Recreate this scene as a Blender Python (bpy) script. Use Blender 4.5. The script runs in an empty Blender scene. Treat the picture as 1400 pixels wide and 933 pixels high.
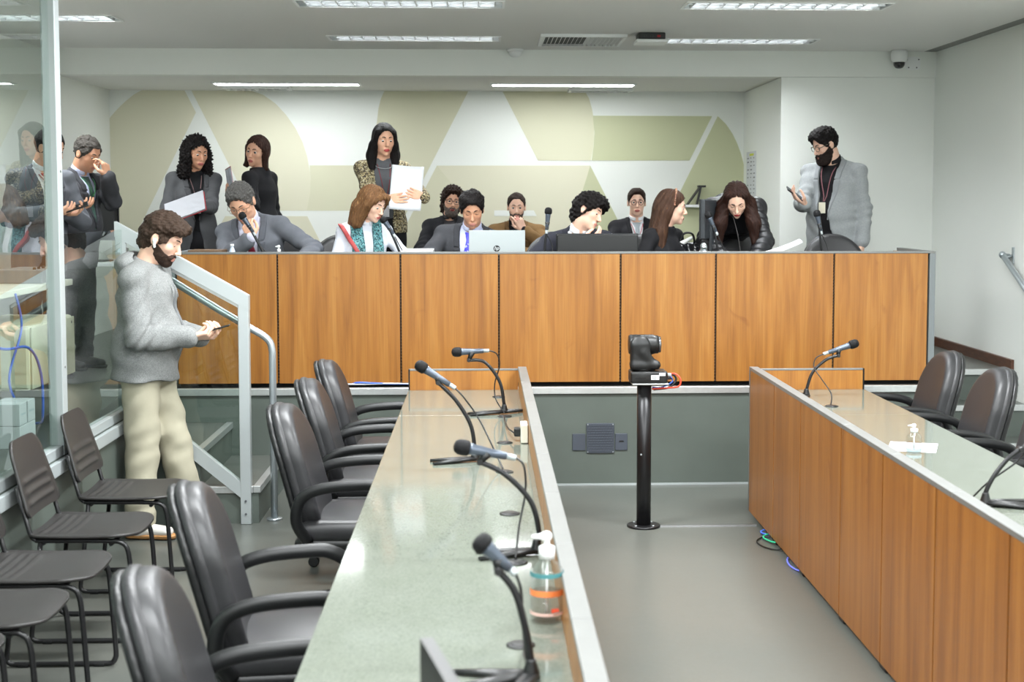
import bpy, bmesh, math, random
import numpy as np
from mathutils import Vector, Matrix

# ------------------------------------------------------------------ camera, world, exposure
SC = bpy.context.scene
COL = SC.collection
R_ = math.radians
cam_data = bpy.data.cameras.new('camera')
cam = bpy.data.objects.new('camera', cam_data)
COL.objects.link(cam)
cam.location = (0, 0, 1.85)
cam.rotation_euler = (R_(90 - 3.9725), 0, R_(-2.3509))
cam_data.sensor_width = 36.0
cam_data.lens = 1944.0 / 1400.0 * 36.0
cam_data.shift_x = -40.0 / 1400.0
cam_data.shift_y = -56.5 / 1400.0
cam_data.clip_start = 0.05
cam_data.dof.use_dof = True
cam_data.dof.focus_distance = 8.6
cam_data.dof.aperture_fstop = 4.0
SC.camera = cam
SC.view_settings.view_transform = 'Standard'
SC.view_settings.look = 'None'
SC.view_settings.exposure = -0.1
SC.view_settings.gamma = 1.0
SC.view_settings.use_curve_mapping = False
SC.cycles.use_denoising = True
SC.cycles.max_bounces = 8
SC.cycles.diffuse_bounces = 4
SC.cycles.transparent_max_bounces = 12
SC.cycles.caustics_reflective = False
SC.cycles.caustics_refractive = False
SC.cycles.sample_clamp_indirect = 6.0
world = bpy.data.worlds.new('world')
SC.world = world
world.use_nodes = True
world.node_tree.nodes['Background'].inputs[0].default_value = (0.9, 0.95, 1.0, 1)
world.node_tree.nodes['Background'].inputs[1].default_value = 0.05

LAMP_W = 118.0       # watts of each recessed ceiling lamp
LAMP_COL = (0.955, 0.985, 1.0)


def area_lamp(name, x, y, z, sx, sy, w):
    l = bpy.data.lights.new(name, 'AREA')
    l.shape = 'RECTANGLE'
    l.size = sx
    l.size_y = sy
    l.energy = w
    l.color = LAMP_COL
    o = bpy.data.objects.new(name, l)
    COL.objects.link(o)
    o.location = (x, y, z)
    return o


# recessed lamps of the room, centre x, centre y (front edge of each is at y-0.15)
LIGHTS = [(-0.52, 11.08), (1.95, 11.17), (-0.52, 9.16), (1.95, 9.16), (-3.03, 9.95)]
LIGHTS_BEHIND = [(x, y) for y in (6.95, 4.75, 2.55, 0.35, -1.85) for x in (-0.52, 1.95)]
NICHE = [(-1.73, 12.79), (0.72, 12.79)]
for (x, y) in LIGHTS + LIGHTS_BEHIND:
    area_lamp('ceiling_lamp', x, y, 3.152 if y > 8 else 3.096, 1.2 if x > -3 else 0.95, 0.24, LAMP_W * (1.0 if y > 10.5 else 1.15 if y > 6 else 0.9))

# ------------------------------------------------------------------ materials
def C(r, g, b):
    def f(c):
        c /= 255.0
        return c / 12.92 if c <= 0.04045 else ((c + 0.055) / 1.055) ** 2.4
    return (f(r), f(g), f(b), 1.0)


def nmat(name):
    m = bpy.data.materials.new(name)
    m.use_nodes = True
    nt = m.node_tree
    return m, nt, nt.nodes['Principled BSDF']


def link(nt, a, ao, b, bi):
    nt.links.new(a.outputs[ao], b.inputs[bi])


def coords(nt, scale=(1, 1, 1), rnd=False):
    tc = nt.nodes.new('ShaderNodeTexCoord')
    mp = nt.nodes.new('ShaderNodeMapping')
    mp.inputs['Scale'].default_value = scale
    link(nt, tc, 'Object', mp, 'Vector')
    if rnd:
        oi = nt.nodes.new('ShaderNodeObjectInfo')
        mu = nt.nodes.new('ShaderNodeMath')
        mu.operation = 'MULTIPLY'
        mu.inputs[1].default_value = 37.0
        link(nt, oi, 'Random', mu, 0)
        link(nt, mu, 0, mp, 'Location')
    return mp


def noise(nt, mp, scale, detail=3, rough=0.5, dist=0.0):
    n = nt.nodes.new('ShaderNodeTexNoise')
    n.inputs['Scale'].default_value = scale
    n.inputs['Detail'].default_value = detail
    n.inputs['Roughness'].default_value = rough
    n.inputs['Distortion'].default_value = dist
    link(nt, mp, 0, n, 'Vector')
    return n


def ramp(nt, src, stops, out='Fac'):
    r = nt.nodes.new('ShaderNodeValToRGB')
    els = r.color_ramp.elements
    while len(els) < len(stops):
        els.new(0.5)
    for e, (p, c) in zip(els, stops):
        e.position = p
        e.color = c
    link(nt, src, out, r, 'Fac')
    return r


def mixc(nt, a, b, fac, mode='MIX'):
    m = nt.nodes.new('ShaderNodeMix')
    m.data_type = 'RGBA'
    m.blend_type = mode
    m.inputs[0].default_value = fac if isinstance(fac, (int, float)) else 0.5
    if not isinstance(fac, (int, float)):
        nt.links.new(fac, m.inputs[0])
    for v, i in ((a, 6), (b, 7)):
        if isinstance(v, tuple):
            m.inputs[i].default_value = v
        else:
            nt.links.new(v, m.inputs[i])
    return m.outputs[2]


def bump(nt, b, src, strength, dist=0.01, out=0):
    bp = nt.nodes.new('ShaderNodeBump')
    bp.inputs['Strength'].default_value = strength
    bp.inputs['Distance'].default_value = dist
    nt.links.new(src.outputs[out], bp.inputs['Height'])
    link(nt, bp, 0, b, 'Normal')


def dark(c, k):
    return (c[0] * k, c[1] * k, c[2] * k, 1)


_mats = {}


def M(name, col, rough=0.5, metal=0.0, var=0.0, vs=30.0, stretch=(1, 1, 1), bp=0.0, bs=200.0, coat=0.0, spec=0.5):
    """plain procedural material: colour with soft noise variation and fine relief"""
    if name in _mats:
        return _mats[name]
    m, nt, b = nmat(name)
    b.inputs['Roughness'].default_value = rough
    b.inputs['Metallic'].default_value = metal
    b.inputs['Specular IOR Level'].default_value = spec
    b.inputs['Coat Weight'].default_value = coat
    b.inputs['Coat Roughness'].default_value = 0.1
    b.inputs['Base Color'].default_value = col
    if var:
        mp = coords(nt, stretch, True)
        n = noise(nt, mp, vs, 4, 0.6)
        r = ramp(nt, n, [(0.3, dark(col, 1 - var)), (0.7, dark(col, 1 + var))])
        link(nt, r, 0, b, 'Base Color')
    if bp:
        mp2 = coords(nt, stretch)
        n2 = noise(nt, mp2, bs, 3, 0.6)
        bump(nt, b, n2, bp, 0.004)
    _mats[name] = m
    return m


def wood(name, light, mid, darkc, sc=(9, 9, 0.55), rough=0.38):
    m, nt, b = nmat(name)
    mp = coords(nt, sc, True)
    n1 = noise(nt, mp, 1.6, 5, 0.55, 0.6)
    r1 = ramp(nt, n1, [(0.25, darkc), (0.5, mid), (0.75, light)])
    mp2 = coords(nt, (sc[0] * 9, sc[1] * 9, sc[2] * 2.2), True)
    n2 = noise(nt, mp2, 2.0, 4, 0.6)
    r2 = ramp(nt, n2, [(0.35, (0.62, 0.58, 0.52, 1)), (0.6, (1, 1, 1, 1))])
    c = mixc(nt, r1.outputs[0], r2.outputs[0], 0.42, 'MULTIPLY')
    mp3 = coords(nt, (6, 6, 3.2), True)
    n3 = noise(nt, mp3, 1.0, 3, 0.5, 1.5)
    r3 = ramp(nt, n3, [(0.66, (1, 1, 1, 1)), (0.78, (0.62, 0.5, 0.42, 1))])
    c2 = mixc(nt, c, r3.outputs[0], 0.5, 'MULTIPLY')
    nt.links.new(c2, b.inputs['Base Color'])
    b.inputs['Roughness'].default_value = rough
    b.inputs['Coat Weight'].default_value = 0.15
    b.inputs['Coat Roughness'].default_value = 0.25
    bump(nt, b, n2, 0.08, 0.003)
    return m


WOOD = wood('veneer', C(178, 126, 60), C(160, 105, 42), C(132, 82, 30))
WOOD_R = wood('veneer_reddish', C(165, 110, 47), C(149, 94, 35), C(124, 74, 26))
WOOD_DARK = M('dark_stained_wood', C(84, 52, 36), 0.4, var=0.35, vs=6, stretch=(12, 1.5, 12))
WALL = M('wall_paint', C(236, 239, 234), 0.7, bp=0.02, bs=300)
CEIL = M('ceiling_paint', C(228, 228, 225), 0.8, bp=0.02, bs=300)
BEIGE = M('mural_beige', C(220, 217, 194), 0.65)
BEIGE2 = M('mural_sand', C(214, 212, 186), 0.65)
GREEN = M('mural_green', C(196, 199, 163), 0.65)
RISER = M('platform_lino', C(87, 95, 89), 0.5, var=0.06, vs=3)
ALU = M('aluminium', C(205, 208, 208), 0.35, 0.75, var=0.05, vs=40, stretch=(1, 1, 1))
ALU_PAINT = M('silver_painted_aluminium', C(176, 183, 184), 0.38, 0.25)
TUBE_M = M('brushed_handrail', C(176, 184, 188), 0.32, 0.7)
CAP = M('grey_edge_trim', C(124, 125, 123), 0.4, 0.35, var=0.05, vs=10)
GREYPANEL = M('grey_end_panel', C(116, 122, 124), 0.45)
BLACK = M('black_plastic', C(17, 18, 19), 0.42, bp=0.05, bs=400)
BLACKM = M('black_metal', C(28, 28, 30), 0.35, 0.3)
SATIN = M('black_powder_coat', C(38, 38, 39), 0.33, 0.2, bp=0.03, bs=500)
VOID = M('shadow_gap_black', C(12, 12, 12), 0.8)
LEATHER = M('grey_leather', C(43, 43, 45), 0.42, var=0.06, vs=8, bp=0.06, bs=160)
SHELL = M('chair_plastic', C(43, 41, 40), 0.45, var=0.04, vs=6, bp=0.03, bs=300)
PAPER = M('paper', C(208, 211, 215), 0.7)
WHITE = M('white_plastic', C(238, 240, 240), 0.35)
SILVER = M('silver_plastic', C(168, 175, 177), 0.4, 0.3)
MICBODY = M('mic_grey_metal', C(84, 92, 104), 0.32, 0.5)
GRILLE = M('mic_grille', C(16, 16, 18), 0.6, bp=0.5, bs=900, spec=0.25)
RED = M('red_card', C(170, 20, 32), 0.6)
BLUEC = M('blue_cable', C(70, 110, 215), 0.45)
GREENC = M('green_cable', C(50, 190, 140), 0.45)
ORANGEC = M('orange_cable', C(220, 70, 45), 0.45)
CREAM = M('cream_board', C(222, 220, 196), 0.6)
INK = M('print_ink', C(92, 94, 98), 0.7)


def floor_mat():
    m, nt, b = nmat('grey_vinyl_floor')
    mp = coords(nt, (1, 1, 1))
    n = noise(nt, mp, 0.55, 4, 0.55)
    r = ramp(nt, n, [(0.3, C(86, 91, 87)), (0.7, C(98, 98, 92))])
    n2 = noise(nt, mp, 60, 3, 0.7)
    r2 = ramp(nt, n2, [(0.35, (0.93, 0.93, 0.93, 1)), (0.65, (1, 1, 1, 1))])
    nt.links.new(mixc(nt, r.outputs[0], r2.outputs[0], 0.8, 'MULTIPLY'), b.inputs['Base Color'])
    b.inputs['Roughness'].default_value = 0.3
    b.inputs['Specular IOR Level'].default_value = 0.45
    n3 = noise(nt, mp, 9, 2, 0.5)
    bump(nt, b, n3, 0.03, 0.01)
    return m


def granite_mat():
    m, nt, b = nmat('polished_granite')
    mp = coords(nt, (1, 1, 1))
    n = noise(nt, mp, 170, 4, 0.75)
    r = ramp(nt, n, [(0.3, C(92, 98, 90)), (0.5, C(113, 118, 109)), (0.72, C(128, 131, 121))])
    n2 = noise(nt, mp, 7, 4, 0.6)
    r2 = ramp(nt, n2, [(0.35, (0.93, 0.94, 0.92, 1)), (0.65, (1, 1, 1, 1))])
    nt.links.new(mixc(nt, r.outputs[0], r2.outputs[0], 1.0, 'MULTIPLY'), b.inputs['Base Color'])
    b.inputs['Roughness'].default_value = 0.08
    b.inputs['Specular IOR Level'].default_value = 0.6
    return m


def glass_mat(name, tint, ior=1.5, rough=0.0):
    m, nt, b = nmat(name)
    nt.nodes.remove(b)
    out = nt.nodes['Material Output']
    tr = nt.nodes.new('ShaderNodeBsdfTransparent')
    tr.inputs[0].default_value = tint
    gl = nt.nodes.new('ShaderNodeBsdfGlossy')
    gl.inputs['Roughness'].default_value = rough
    fr = nt.nodes.new('ShaderNodeFresnel')
    fr.inputs['IOR'].default_value = ior
    geo = nt.nodes.new('ShaderNodeNewGeometry')
    inv = nt.nodes.new('ShaderNodeMath')
    inv.operation = 'SUBTRACT'
    inv.inputs[0].default_value = 1.0
    link(nt, geo, 'Backfacing', inv, 1)
    mul = nt.nodes.new('ShaderNodeMath')
    mul.operation = 'MULTIPLY'
    link(nt, fr, 0, mul, 0)
    link(nt, inv, 0, mul, 1)
    mx = nt.nodes.new('ShaderNodeMixShader')
    dbl = nt.nodes.new('ShaderNodeMath')       # both faces of the pane reflect: 2R/(1+R)
    dbl.operation = 'MULTIPLY'
    dbl.inputs[1].default_value = 2.0
    link(nt, mul, 0, dbl, 0)
    one = nt.nodes.new('ShaderNodeMath')
    one.operation = 'ADD'
    one.inputs[1].default_value = 1.0
    link(nt, mul, 0, one, 0)
    rr = nt.nodes.new('ShaderNodeMath')
    rr.operation = 'DIVIDE'
    link(nt, dbl, 0, rr, 0)
    link(nt, one, 0, rr, 1)
    link(nt, rr, 0, mx, 0)
    link(nt, tr, 0, mx, 1)
    link(nt, gl, 0, mx, 2)
    link(nt, mx, 0, out, 'Surface')
    return m


def emit_mat(name, col, s):
    m, nt, b = nmat(name)
    b.inputs['Base Color'].default_value = (0.9, 0.9, 0.9, 1)
    b.inputs['Emission Color'].default_value = col
    b.inputs['Emission Strength'].default_value = s
    return m


FLOOR = floor_mat()
GRANITE = granite_mat()
GLASS = glass_mat('pane_glass', (0.90, 0.95, 0.93, 1), 1.52)
CLEAR = glass_mat('clear_plastic', (0.93, 0.95, 0.95, 1), 1.4, 0.05)
LAMP = emit_mat('fluorescent_tube', (0.97, 1.0, 0.98, 1), 5.0)
DIFFUSER = emit_mat('lit_diffuser', (0.955, 0.985, 1.0, 1), 34.0)
PANEL = emit_mat('lit_panel', (0.955, 0.985, 1.0, 1), 5.0)
LED = emit_mat('green_led', (0.1, 1.0, 0.1, 1), 3.0)
REFLECTOR = M('mirror_reflector', C(182, 186, 189), 0.3, 0.9)

# ------------------------------------------------------------------ mesh helpers
def tag(o, label=None, cat=None, group=None, kind=None):
    if label:
        o['label'] = label
    if cat:
        o['category'] = cat
    if group:
        o['group'] = group
    if kind:
        o['kind'] = kind
    return o


def thing(name, label, cat, loc=(0, 0, 0), rot=0.0, group=None, kind=None):
    o = bpy.data.objects.new(name, None)
    o.empty_display_size = 0.1
    COL.objects.link(o)
    o.location = loc
    o.rotation_euler = (0, 0, R_(rot))
    return tag(o, label, cat, group, kind)


def obj(name, me, mats, parent=None, loc=(0, 0, 0), rot=(0, 0, 0)):
    o = bpy.data.objects.new(name, me)
    COL.objects.link(o)
    if not isinstance(mats, (list, tuple)):
        mats = [mats]
    if not me.materials:
        for m in mats:
            me.materials.append(m)
    o.location = loc
    o.rotation_euler = rot
    if parent is not None:
        o.parent = parent
    return o


def bm_obj(name, bm, mats, parent=None, loc=(0, 0, 0), rot=(0, 0, 0), smooth=False):
    me = bpy.data.meshes.new(name)
    bm.normal_update()
    bm.to_mesh(me)
    bm.free()
    if smooth:
        me.shade_smooth()
    return obj(name, me, mats, parent, loc, rot)


def bm_box(bm, lo, hi, bevel=0.0, mi=0, seg=2):
    lo = Vector(lo)
    hi = Vector(hi)
    r = bmesh.ops.create_cube(bm, size=1.0)
    vs = r['verts']
    c = (lo + hi) / 2
    d = hi - lo
    for v in vs:
        v.co = Vector((v.co.x * d.x, v.co.y * d.y, v.co.z * d.z)) + c
    fs = set(f for v in vs for f in v.link_faces)
    for f in fs:
        f.material_index = mi
    if bevel:
        es = list(set(e for v in vs for e in v.link_edges))
        r2 = bmesh.ops.bevel(bm, geom=es, offset=bevel, segments=seg, affect='EDGES', profile=0.5)
        for f in r2['faces']:
            f.material_index = mi
    return vs


def box(name, lo, hi, mat, parent=None, bevel=0.0, rot=(0, 0, 0)):
    """box whose object origin sits at its own centre"""
    lo = Vector(lo)
    hi = Vector(hi)
    c = (lo + hi) / 2
    bm = bmesh.new()
    bm_box(bm, lo - c, hi - c, bevel)
    return bm_obj(name, bm, mat, parent, c, rot)


def catmull(pts, n=8, closed=False):
    P = [Vector(p) for p in pts]
    out = []
    for i in range(len(P) - 1):
        p0 = P[max(i - 1, 0)]
        p1 = P[i]
        p2 = P[i + 1]
        p3 = P[min(i + 2, len(P) - 1)]
        for j in range(n):
            t = j / n
            out.append(0.5 * ((2 * p1) + (-p0 + p2) * t + (2 * p0 - 5 * p1 + 4 * p2 - p3) * t * t + (-p0 + 3 * p1 - 3 * p2 + p3) * t ** 3))
    out.append(P[-1])
    return out


def bm_tube(bm, pts, r, seg=10, mi=0, squash=1.0, up=None, caps=True):
    """sweep a round or flattened section along pts; r may be a list"""
    P = [Vector(p) for p in pts]
    n = len(P)
    T = []
    for i in range(n):
        t = P[min(i + 1, n - 1)] - P[max(i - 1, 0)]
        T.append(t.normalized() if t.length > 1e-9 else Vector((0, 0, 1)))
    ref = Vector(up) if up else (Vector((0, 0, 1)) if abs(T[0].z) < 0.9 else Vector((1, 0, 0)))
    a = (ref - T[0] * ref.dot(T[0])).normalized()
    rings = []
    for i in range(n):
        a = (a - T[i] * a.dot(T[i])).normalized()
        b = T[i].cross(a)
        ri = r[i] if isinstance(r, (list, tuple)) else r
        rings.append([bm.verts.new(P[i] + a * math.cos(q) * ri * squash + b * math.sin(q) * ri) for q in [2 * math.pi * k / seg for k in range(seg)]])
    for i in range(n - 1):
        for k in range(seg):
            f = bm.faces.new((rings[i][k], rings[i][(k + 1) % seg], rings[i + 1][(k + 1) % seg], rings[i + 1][k]))
            f.material_index = mi
            f.smooth = True
    if caps:
        f = bm.faces.new(rings[0][::-1])
        f.material_index = mi
        f = bm.faces.new(rings[-1])
        f.material_index = mi


def tube(name, pts, r, mat, parent=None, seg=10, squash=1.0, up=None):
    bm = bmesh.new()
    bm_tube(bm, pts, r, seg, 0, squash, up)
    return bm_obj(name, bm, mat, parent)


def bm_lathe(bm, prof, seg=20, mi=0, cx=0.0, cy=0.0):
    """prof: list of (radius, z) from bottom to top, closed at the ends"""
    rings = []
    for (r, z) in prof:
        rings.append([bm.verts.new((cx + r * math.cos(2 * math.pi * k / seg), cy + r * math.sin(2 * math.pi * k / seg), z)) for k in range(seg)])
    for i in range(len(prof) - 1):
        for k in range(seg):
            f = bm.faces.new((rings[i][k], rings[i][(k + 1) % seg], rings[i + 1][(k + 1) % seg], rings[i + 1][k]))
            f.smooth = True
            f.material_index = mi
    f = bm.faces.new(rings[0][::-1])
    f.material_index = mi
    f = bm.faces.new(rings[-1])
    f.material_index = mi


def lathe(name, prof, mat, parent=None, loc=(0, 0, 0), rot=(0, 0, 0), seg=20):
    bm = bmesh.new()
    bm_lathe(bm, prof, seg)
    return bm_obj(name, bm, mat, parent, loc, rot)


def prism(name, poly, axis, a, b, mat, parent=None, loc=(0, 0, 0)):
    """extrude a 2D polygon along axis ('x','y','z') from a to b"""
    bm = bmesh.new()
    def P(u, v, w):
        return {'x': (w, u, v), 'y': (u, w, v), 'z': (u, v, w)}[axis]
    A = [bm.verts.new(P(u, v, a)) for u, v in poly]
    B = [bm.verts.new(P(u, v, b)) for u, v in poly]
    n = len(poly)
    bm.faces.new(A)
    bm.faces.new(B[::-1])
    for i in range(n):
        bm.faces.new((A[i], B[i], B[(i + 1) % n], A[(i + 1) % n]))
    bmesh.ops.recalc_face_normals(bm, faces=bm.faces)
    return bm_obj(name, bm, mat, parent, loc)


def copy_thing(root, loc, rot, label, group=None):
    def cp(o, par):
        c = o.copy()
        COL.objects.link(c)
        c.parent = par
        for ch in o.children:
            cp(ch, c)
        return c
    r = cp(root, None)
    r.location = loc
    r.rotation_euler = (0, 0, R_(rot))
    r['label'] = label
    if group:
        r['group'] = group
    return r


def text_mesh(name, body, size, mat, parent, loc, rot, extrude=0.0006, shear=0.0):
    cu = bpy.data.curves.new(name, 'FONT')
    cu.body = body
    cu.size = size
    cu.extrude = extrude
    cu.align_x = 'CENTER'
    cu.align_y = 'CENTER'
    cu.shear = shear
    tmp = bpy.data.objects.new(name, cu)
    COL.objects.link(tmp)
    bpy.context.view_layer.update()
    me = bpy.data.meshes.new_from_object(tmp.evaluated_get(bpy.context.evaluated_depsgraph_get()))
    bpy.data.objects.remove(tmp)
    me.materials.clear()
    return obj(name, me, mat, parent, loc, rot)

# ------------------------------------------------------------------ the room
def struct(o):
    o['kind'] = 'structure'
    return o


def slab_with_holes(name, x0, x1, y0, y1, z0, z1, holes, mat):
    xs = sorted(set([x0, x1] + [h[0] for h in holes] + [h[1] for h in holes]))
    ys = sorted(set([y0, y1] + [h[2] for h in holes] + [h[3] for h in holes]))
    bm = bmesh.new()
    for i in range(len(xs) - 1):
        for j in range(len(ys) - 1):
            cx, cy = (xs[i] + xs[i + 1]) / 2, (ys[j] + ys[j + 1]) / 2
            if any(h[0] < cx < h[1] and h[2] < cy < h[3] for h in holes):
                continue
            bm_box(bm, (xs[i], ys[j], z0), (xs[i + 1], ys[j + 1], z1))
    bmesh.ops.remove_doubles(bm, verts=bm.verts, dist=1e-5)
    return struct(bm_obj(name, bm, mat))


PZ = 0.64          # platform height
struct(box('floor', (-3.6, -3.0, -0.08), (3.9, 13.75, 0.0), FLOOR))


def platform(lo, hi):
    bm = bmesh.new()
    bm_box(bm, lo, hi)
    for f in bm.faces:
        f.material_index = 1 if f.normal.z > 0.5 else 0
    return struct(bm_obj('platform', bm, [RISER, FLOOR]))


platform((-3.6, -3.0, 0.0), (-2.0, 13.6, PZ))
platform((-2.0, 9.15, 0.0), (2.99, 13.6, PZ))
platform((2.99, 10.01, 0.0), (3.8, 12.0, PZ))

# ceilings with openings for the lamps
holes = []
for (x, y) in LIGHTS + LIGHTS_BEHIND:
    sx = 0.65 if x > -3 else 0.53
    holes.append((x - sx, x + sx, y - 0.15, y + 0.15))
slab_with_holes('ceiling', -3.6, 3.72, -3.0, 11.9, 3.1, 3.14, holes, CEIL)
struct(box('ceiling_recess', (3.5, -3.0, 3.2), (3.9, 11.9, 3.25), CEIL))
struct(box('gap_shade_strip', (3.7, -2.9, 3.098), (3.8, 11.88, 3.112), M('painted_gap_shade', C(140, 141, 137), 0.7)))  # added strip across the ceiling gap; its grey stands in for the recess shade
struct(box('ceiling_niche', (-3.6, 12.02, 2.89), (2.6, 13.7, 2.95), CEIL))
struct(box('beam', (-3.6, 11.88, 2.885), (3.8, 12.02, 3.12), WALL))
wall_back = struct(box('wall_back', (-3.6, 13.6, 0.0), (2.6, 13.75, 3.0), WALL))
struct(box('wall_niche_left', (-3.62, 11.88, PZ), (-3.5, 13.6, 2.89), WALL))
struct(box('wall_pillar', (2.5, 11.905, PZ), (3.8, 13.75, 2.884), WALL))
struct(box('wall_right', (3.8, -3.0, 0.0), (3.95, 11.95, 3.25), WALL))
struct(box('wall_left', (-3.75, -3.0, 0.0), (-3.6, 11.88, 3.2), WALL))
struct(box('wall_rear', (-3.75, -3.15, 0.0), (3.95, -3.0, 3.2), WALL))

MURAL = [
    ('BEIGE', [(-3.543, 2.566), (-3.485, 2.647), (-3.421, 2.718), (-3.344, 2.790), (-3.267, 2.851), (-3.198, 2.901), (-2.798, 2.903), (-2.696, 2.682), (-3.280, 1.528), (-3.492, 1.109), (-3.573, 1.109)]),
    ('BEIGE', [(-2.735, 2.903), (-2.177, 2.905), (-2.064, 2.849), (-1.950, 2.768), (-1.850, 2.659), (-1.767, 2.539), (-1.700, 2.404), (-1.658, 2.269), (-1.634, 2.123), (-1.628, 1.982), (-1.642, 1.853), (-1.664, 1.758), (-2.181, 1.758)]),
    ('BEIGE2', [(-1.638, 2.187), (-0.977, 2.187), (-0.922, 2.033), (-0.871, 1.905), (-0.808, 1.758), (-1.669, 1.758), (-1.634, 1.930), (-1.630, 2.059)]),
    ('BEIGE', [(-2.437, 1.707), (-1.664, 1.706), (-1.367, 1.104), (-2.778, 1.107)]),
    ('BEIGE2', [(-0.926, 2.909), (-0.134, 2.906), (-0.574, 2.034), (-0.734, 1.721), (-0.795, 1.758), (-0.871, 1.905), (-0.935, 2.033), (-0.985, 2.213), (-1.006, 2.392), (-1.005, 2.546), (-0.983, 2.725), (-0.960, 2.814)]),
    ('BEIGE', [(-0.434, 2.186), (1.026, 2.188), (1.284, 1.685), (1.462, 1.320), (-0.886, 1.323)]),
    ('BEIGE2', [(-0.434, 2.186), (-0.293, 2.015), (-0.538, 1.323), (-0.886, 1.323)]),
    ('GREEN', [(1.026, 2.188), (1.284, 1.685), (1.462, 1.320), (0.811, 1.321), (0.905, 1.725), (0.950, 1.941), (0.993, 2.075)]),
    ('BEIGE2', [(0.192, 2.907), (0.975, 2.909), (1.013, 2.824), (1.040, 2.731), (1.057, 2.637), (1.062, 2.544), (1.060, 2.437), (1.052, 2.343), (1.033, 2.236), (0.527, 2.235)]),
    ('GREEN', [(1.049, 2.661), (2.192, 2.659), (1.978, 2.237), (1.039, 2.236), (1.057, 2.370), (1.065, 2.504)]),
    ('GREEN', [(2.246, 2.659), (2.323, 2.587), (2.386, 2.498), (2.436, 2.399), (2.472, 2.305), (2.497, 2.216), (2.512, 2.130), (2.526, 1.318), (1.584, 1.319)]),
    ('WALLC', [(0.109, 1.761), (0.486, 1.761), (0.513, 1.712), (0.513, 1.707), (0.109, 1.707)]),
]

for k, (mn, poly) in enumerate(MURAL):
    m = {'BEIGE': BEIGE, 'BEIGE2': BEIGE2, 'GREEN': GREEN, 'WALLC': WALL}[mn]
    d = 0.0008 + 0.0004 * k
    o = prism('painted_shape', [(x + 0.5, max(0.66, min(2.888, z)) - 1.5) for x, z in poly], 'y', 13.6 - 13.675 - d, 13.6 - 13.675 - 0.0001, m, wall_back)

struct(box('baseboard_right', (3.775, 9.98, PZ - 0.002), (3.8, 11.9, PZ + 0.075), WOOD_DARK, None, 0.003))
struct(box('baseboard_pillar', (2.52, 11.88, PZ), (3.775, 11.905, PZ + 0.075), WOOD_DARK, None, 0.003))

# nosings of the platform and stairs
def nosing(name, lo, hi, parent=None):
    return struct(box(name, lo, hi, ALU, parent, 0.004))


nosing('trim_1', (-1.97, 9.128, PZ - 0.038), (3.0, 9.172, PZ + 0.008))
rs = thing('stairs', None, None, (3.4, 9.35, 0))
struct(rs)
for i, y in enumerate((9.35, 9.68)):
    z1 = PZ / 3 * (i + 1)
    bm = bmesh.new()
    bm_box(bm, (2.995 - 3.4, y - 9.35, PZ / 3 * i), (3.8 - 3.4, 10.01 - 9.35, z1))
    for f in bm.faces:
        f.material_index = 1 if f.normal.z > 0.5 else 0
    bm_obj('step', bm, [RISER, FLOOR], rs)
    box('nosing', (2.995 - 3.4, y - 9.35 - 0.012, z1 - 0.035), (3.8 - 3.4, y - 9.35 + 0.03, z1 + 0.006), ALU, rs, 0.004)
box('nosing', (2.995 - 3.4, 10.0 - 9.35 - 0.012, PZ - 0.035), (3.79 - 3.4, 10.03 - 9.35, PZ + 0.006), ALU, rs, 0.004)

ls = thing('stairs', None, None, (-1.64, 8.65, 0))
struct(ls)
for i, (x, z0, z1) in enumerate(((-1.29, 0.0, 0.2133), (-1.62, 0.2133, 0.4267))):
    bm = bmesh.new()
    bm_box(bm, (-2.0 + 1.64, 8.13 - 8.65, z0), (x + 1.64, 9.15 - 8.65, z1))
    for f in bm.faces:
        f.material_index = 1 if f.normal.z > 0.5 else 0
    bm_obj('step', bm, [RISER, FLOOR], ls)
    box('nosing', (x + 1.64 - 0.03, 8.12 - 8.65, z1 - 0.035), (x + 1.64 + 0.012, 9.145 - 8.65, z1 + 0.006), ALU, ls, 0.004)
    box('nosing', (-1.99 + 1.64, 8.115 - 8.65, z1 - 0.035), (x + 1.64 - 0.03, 8.15 - 8.65, z1 + 0.005), ALU, ls, 0.004)
struct(box('trim_2', (-2.0, -2.5, PZ - 0.07), (-1.975, 8.13, PZ - 0.005), ALU_PAINT, None, 0.004))
struct(box('trim_3', (-1.99, 9.138, 0.0), (3.0, 9.15, 0.012), ALU_PAINT))

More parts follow.
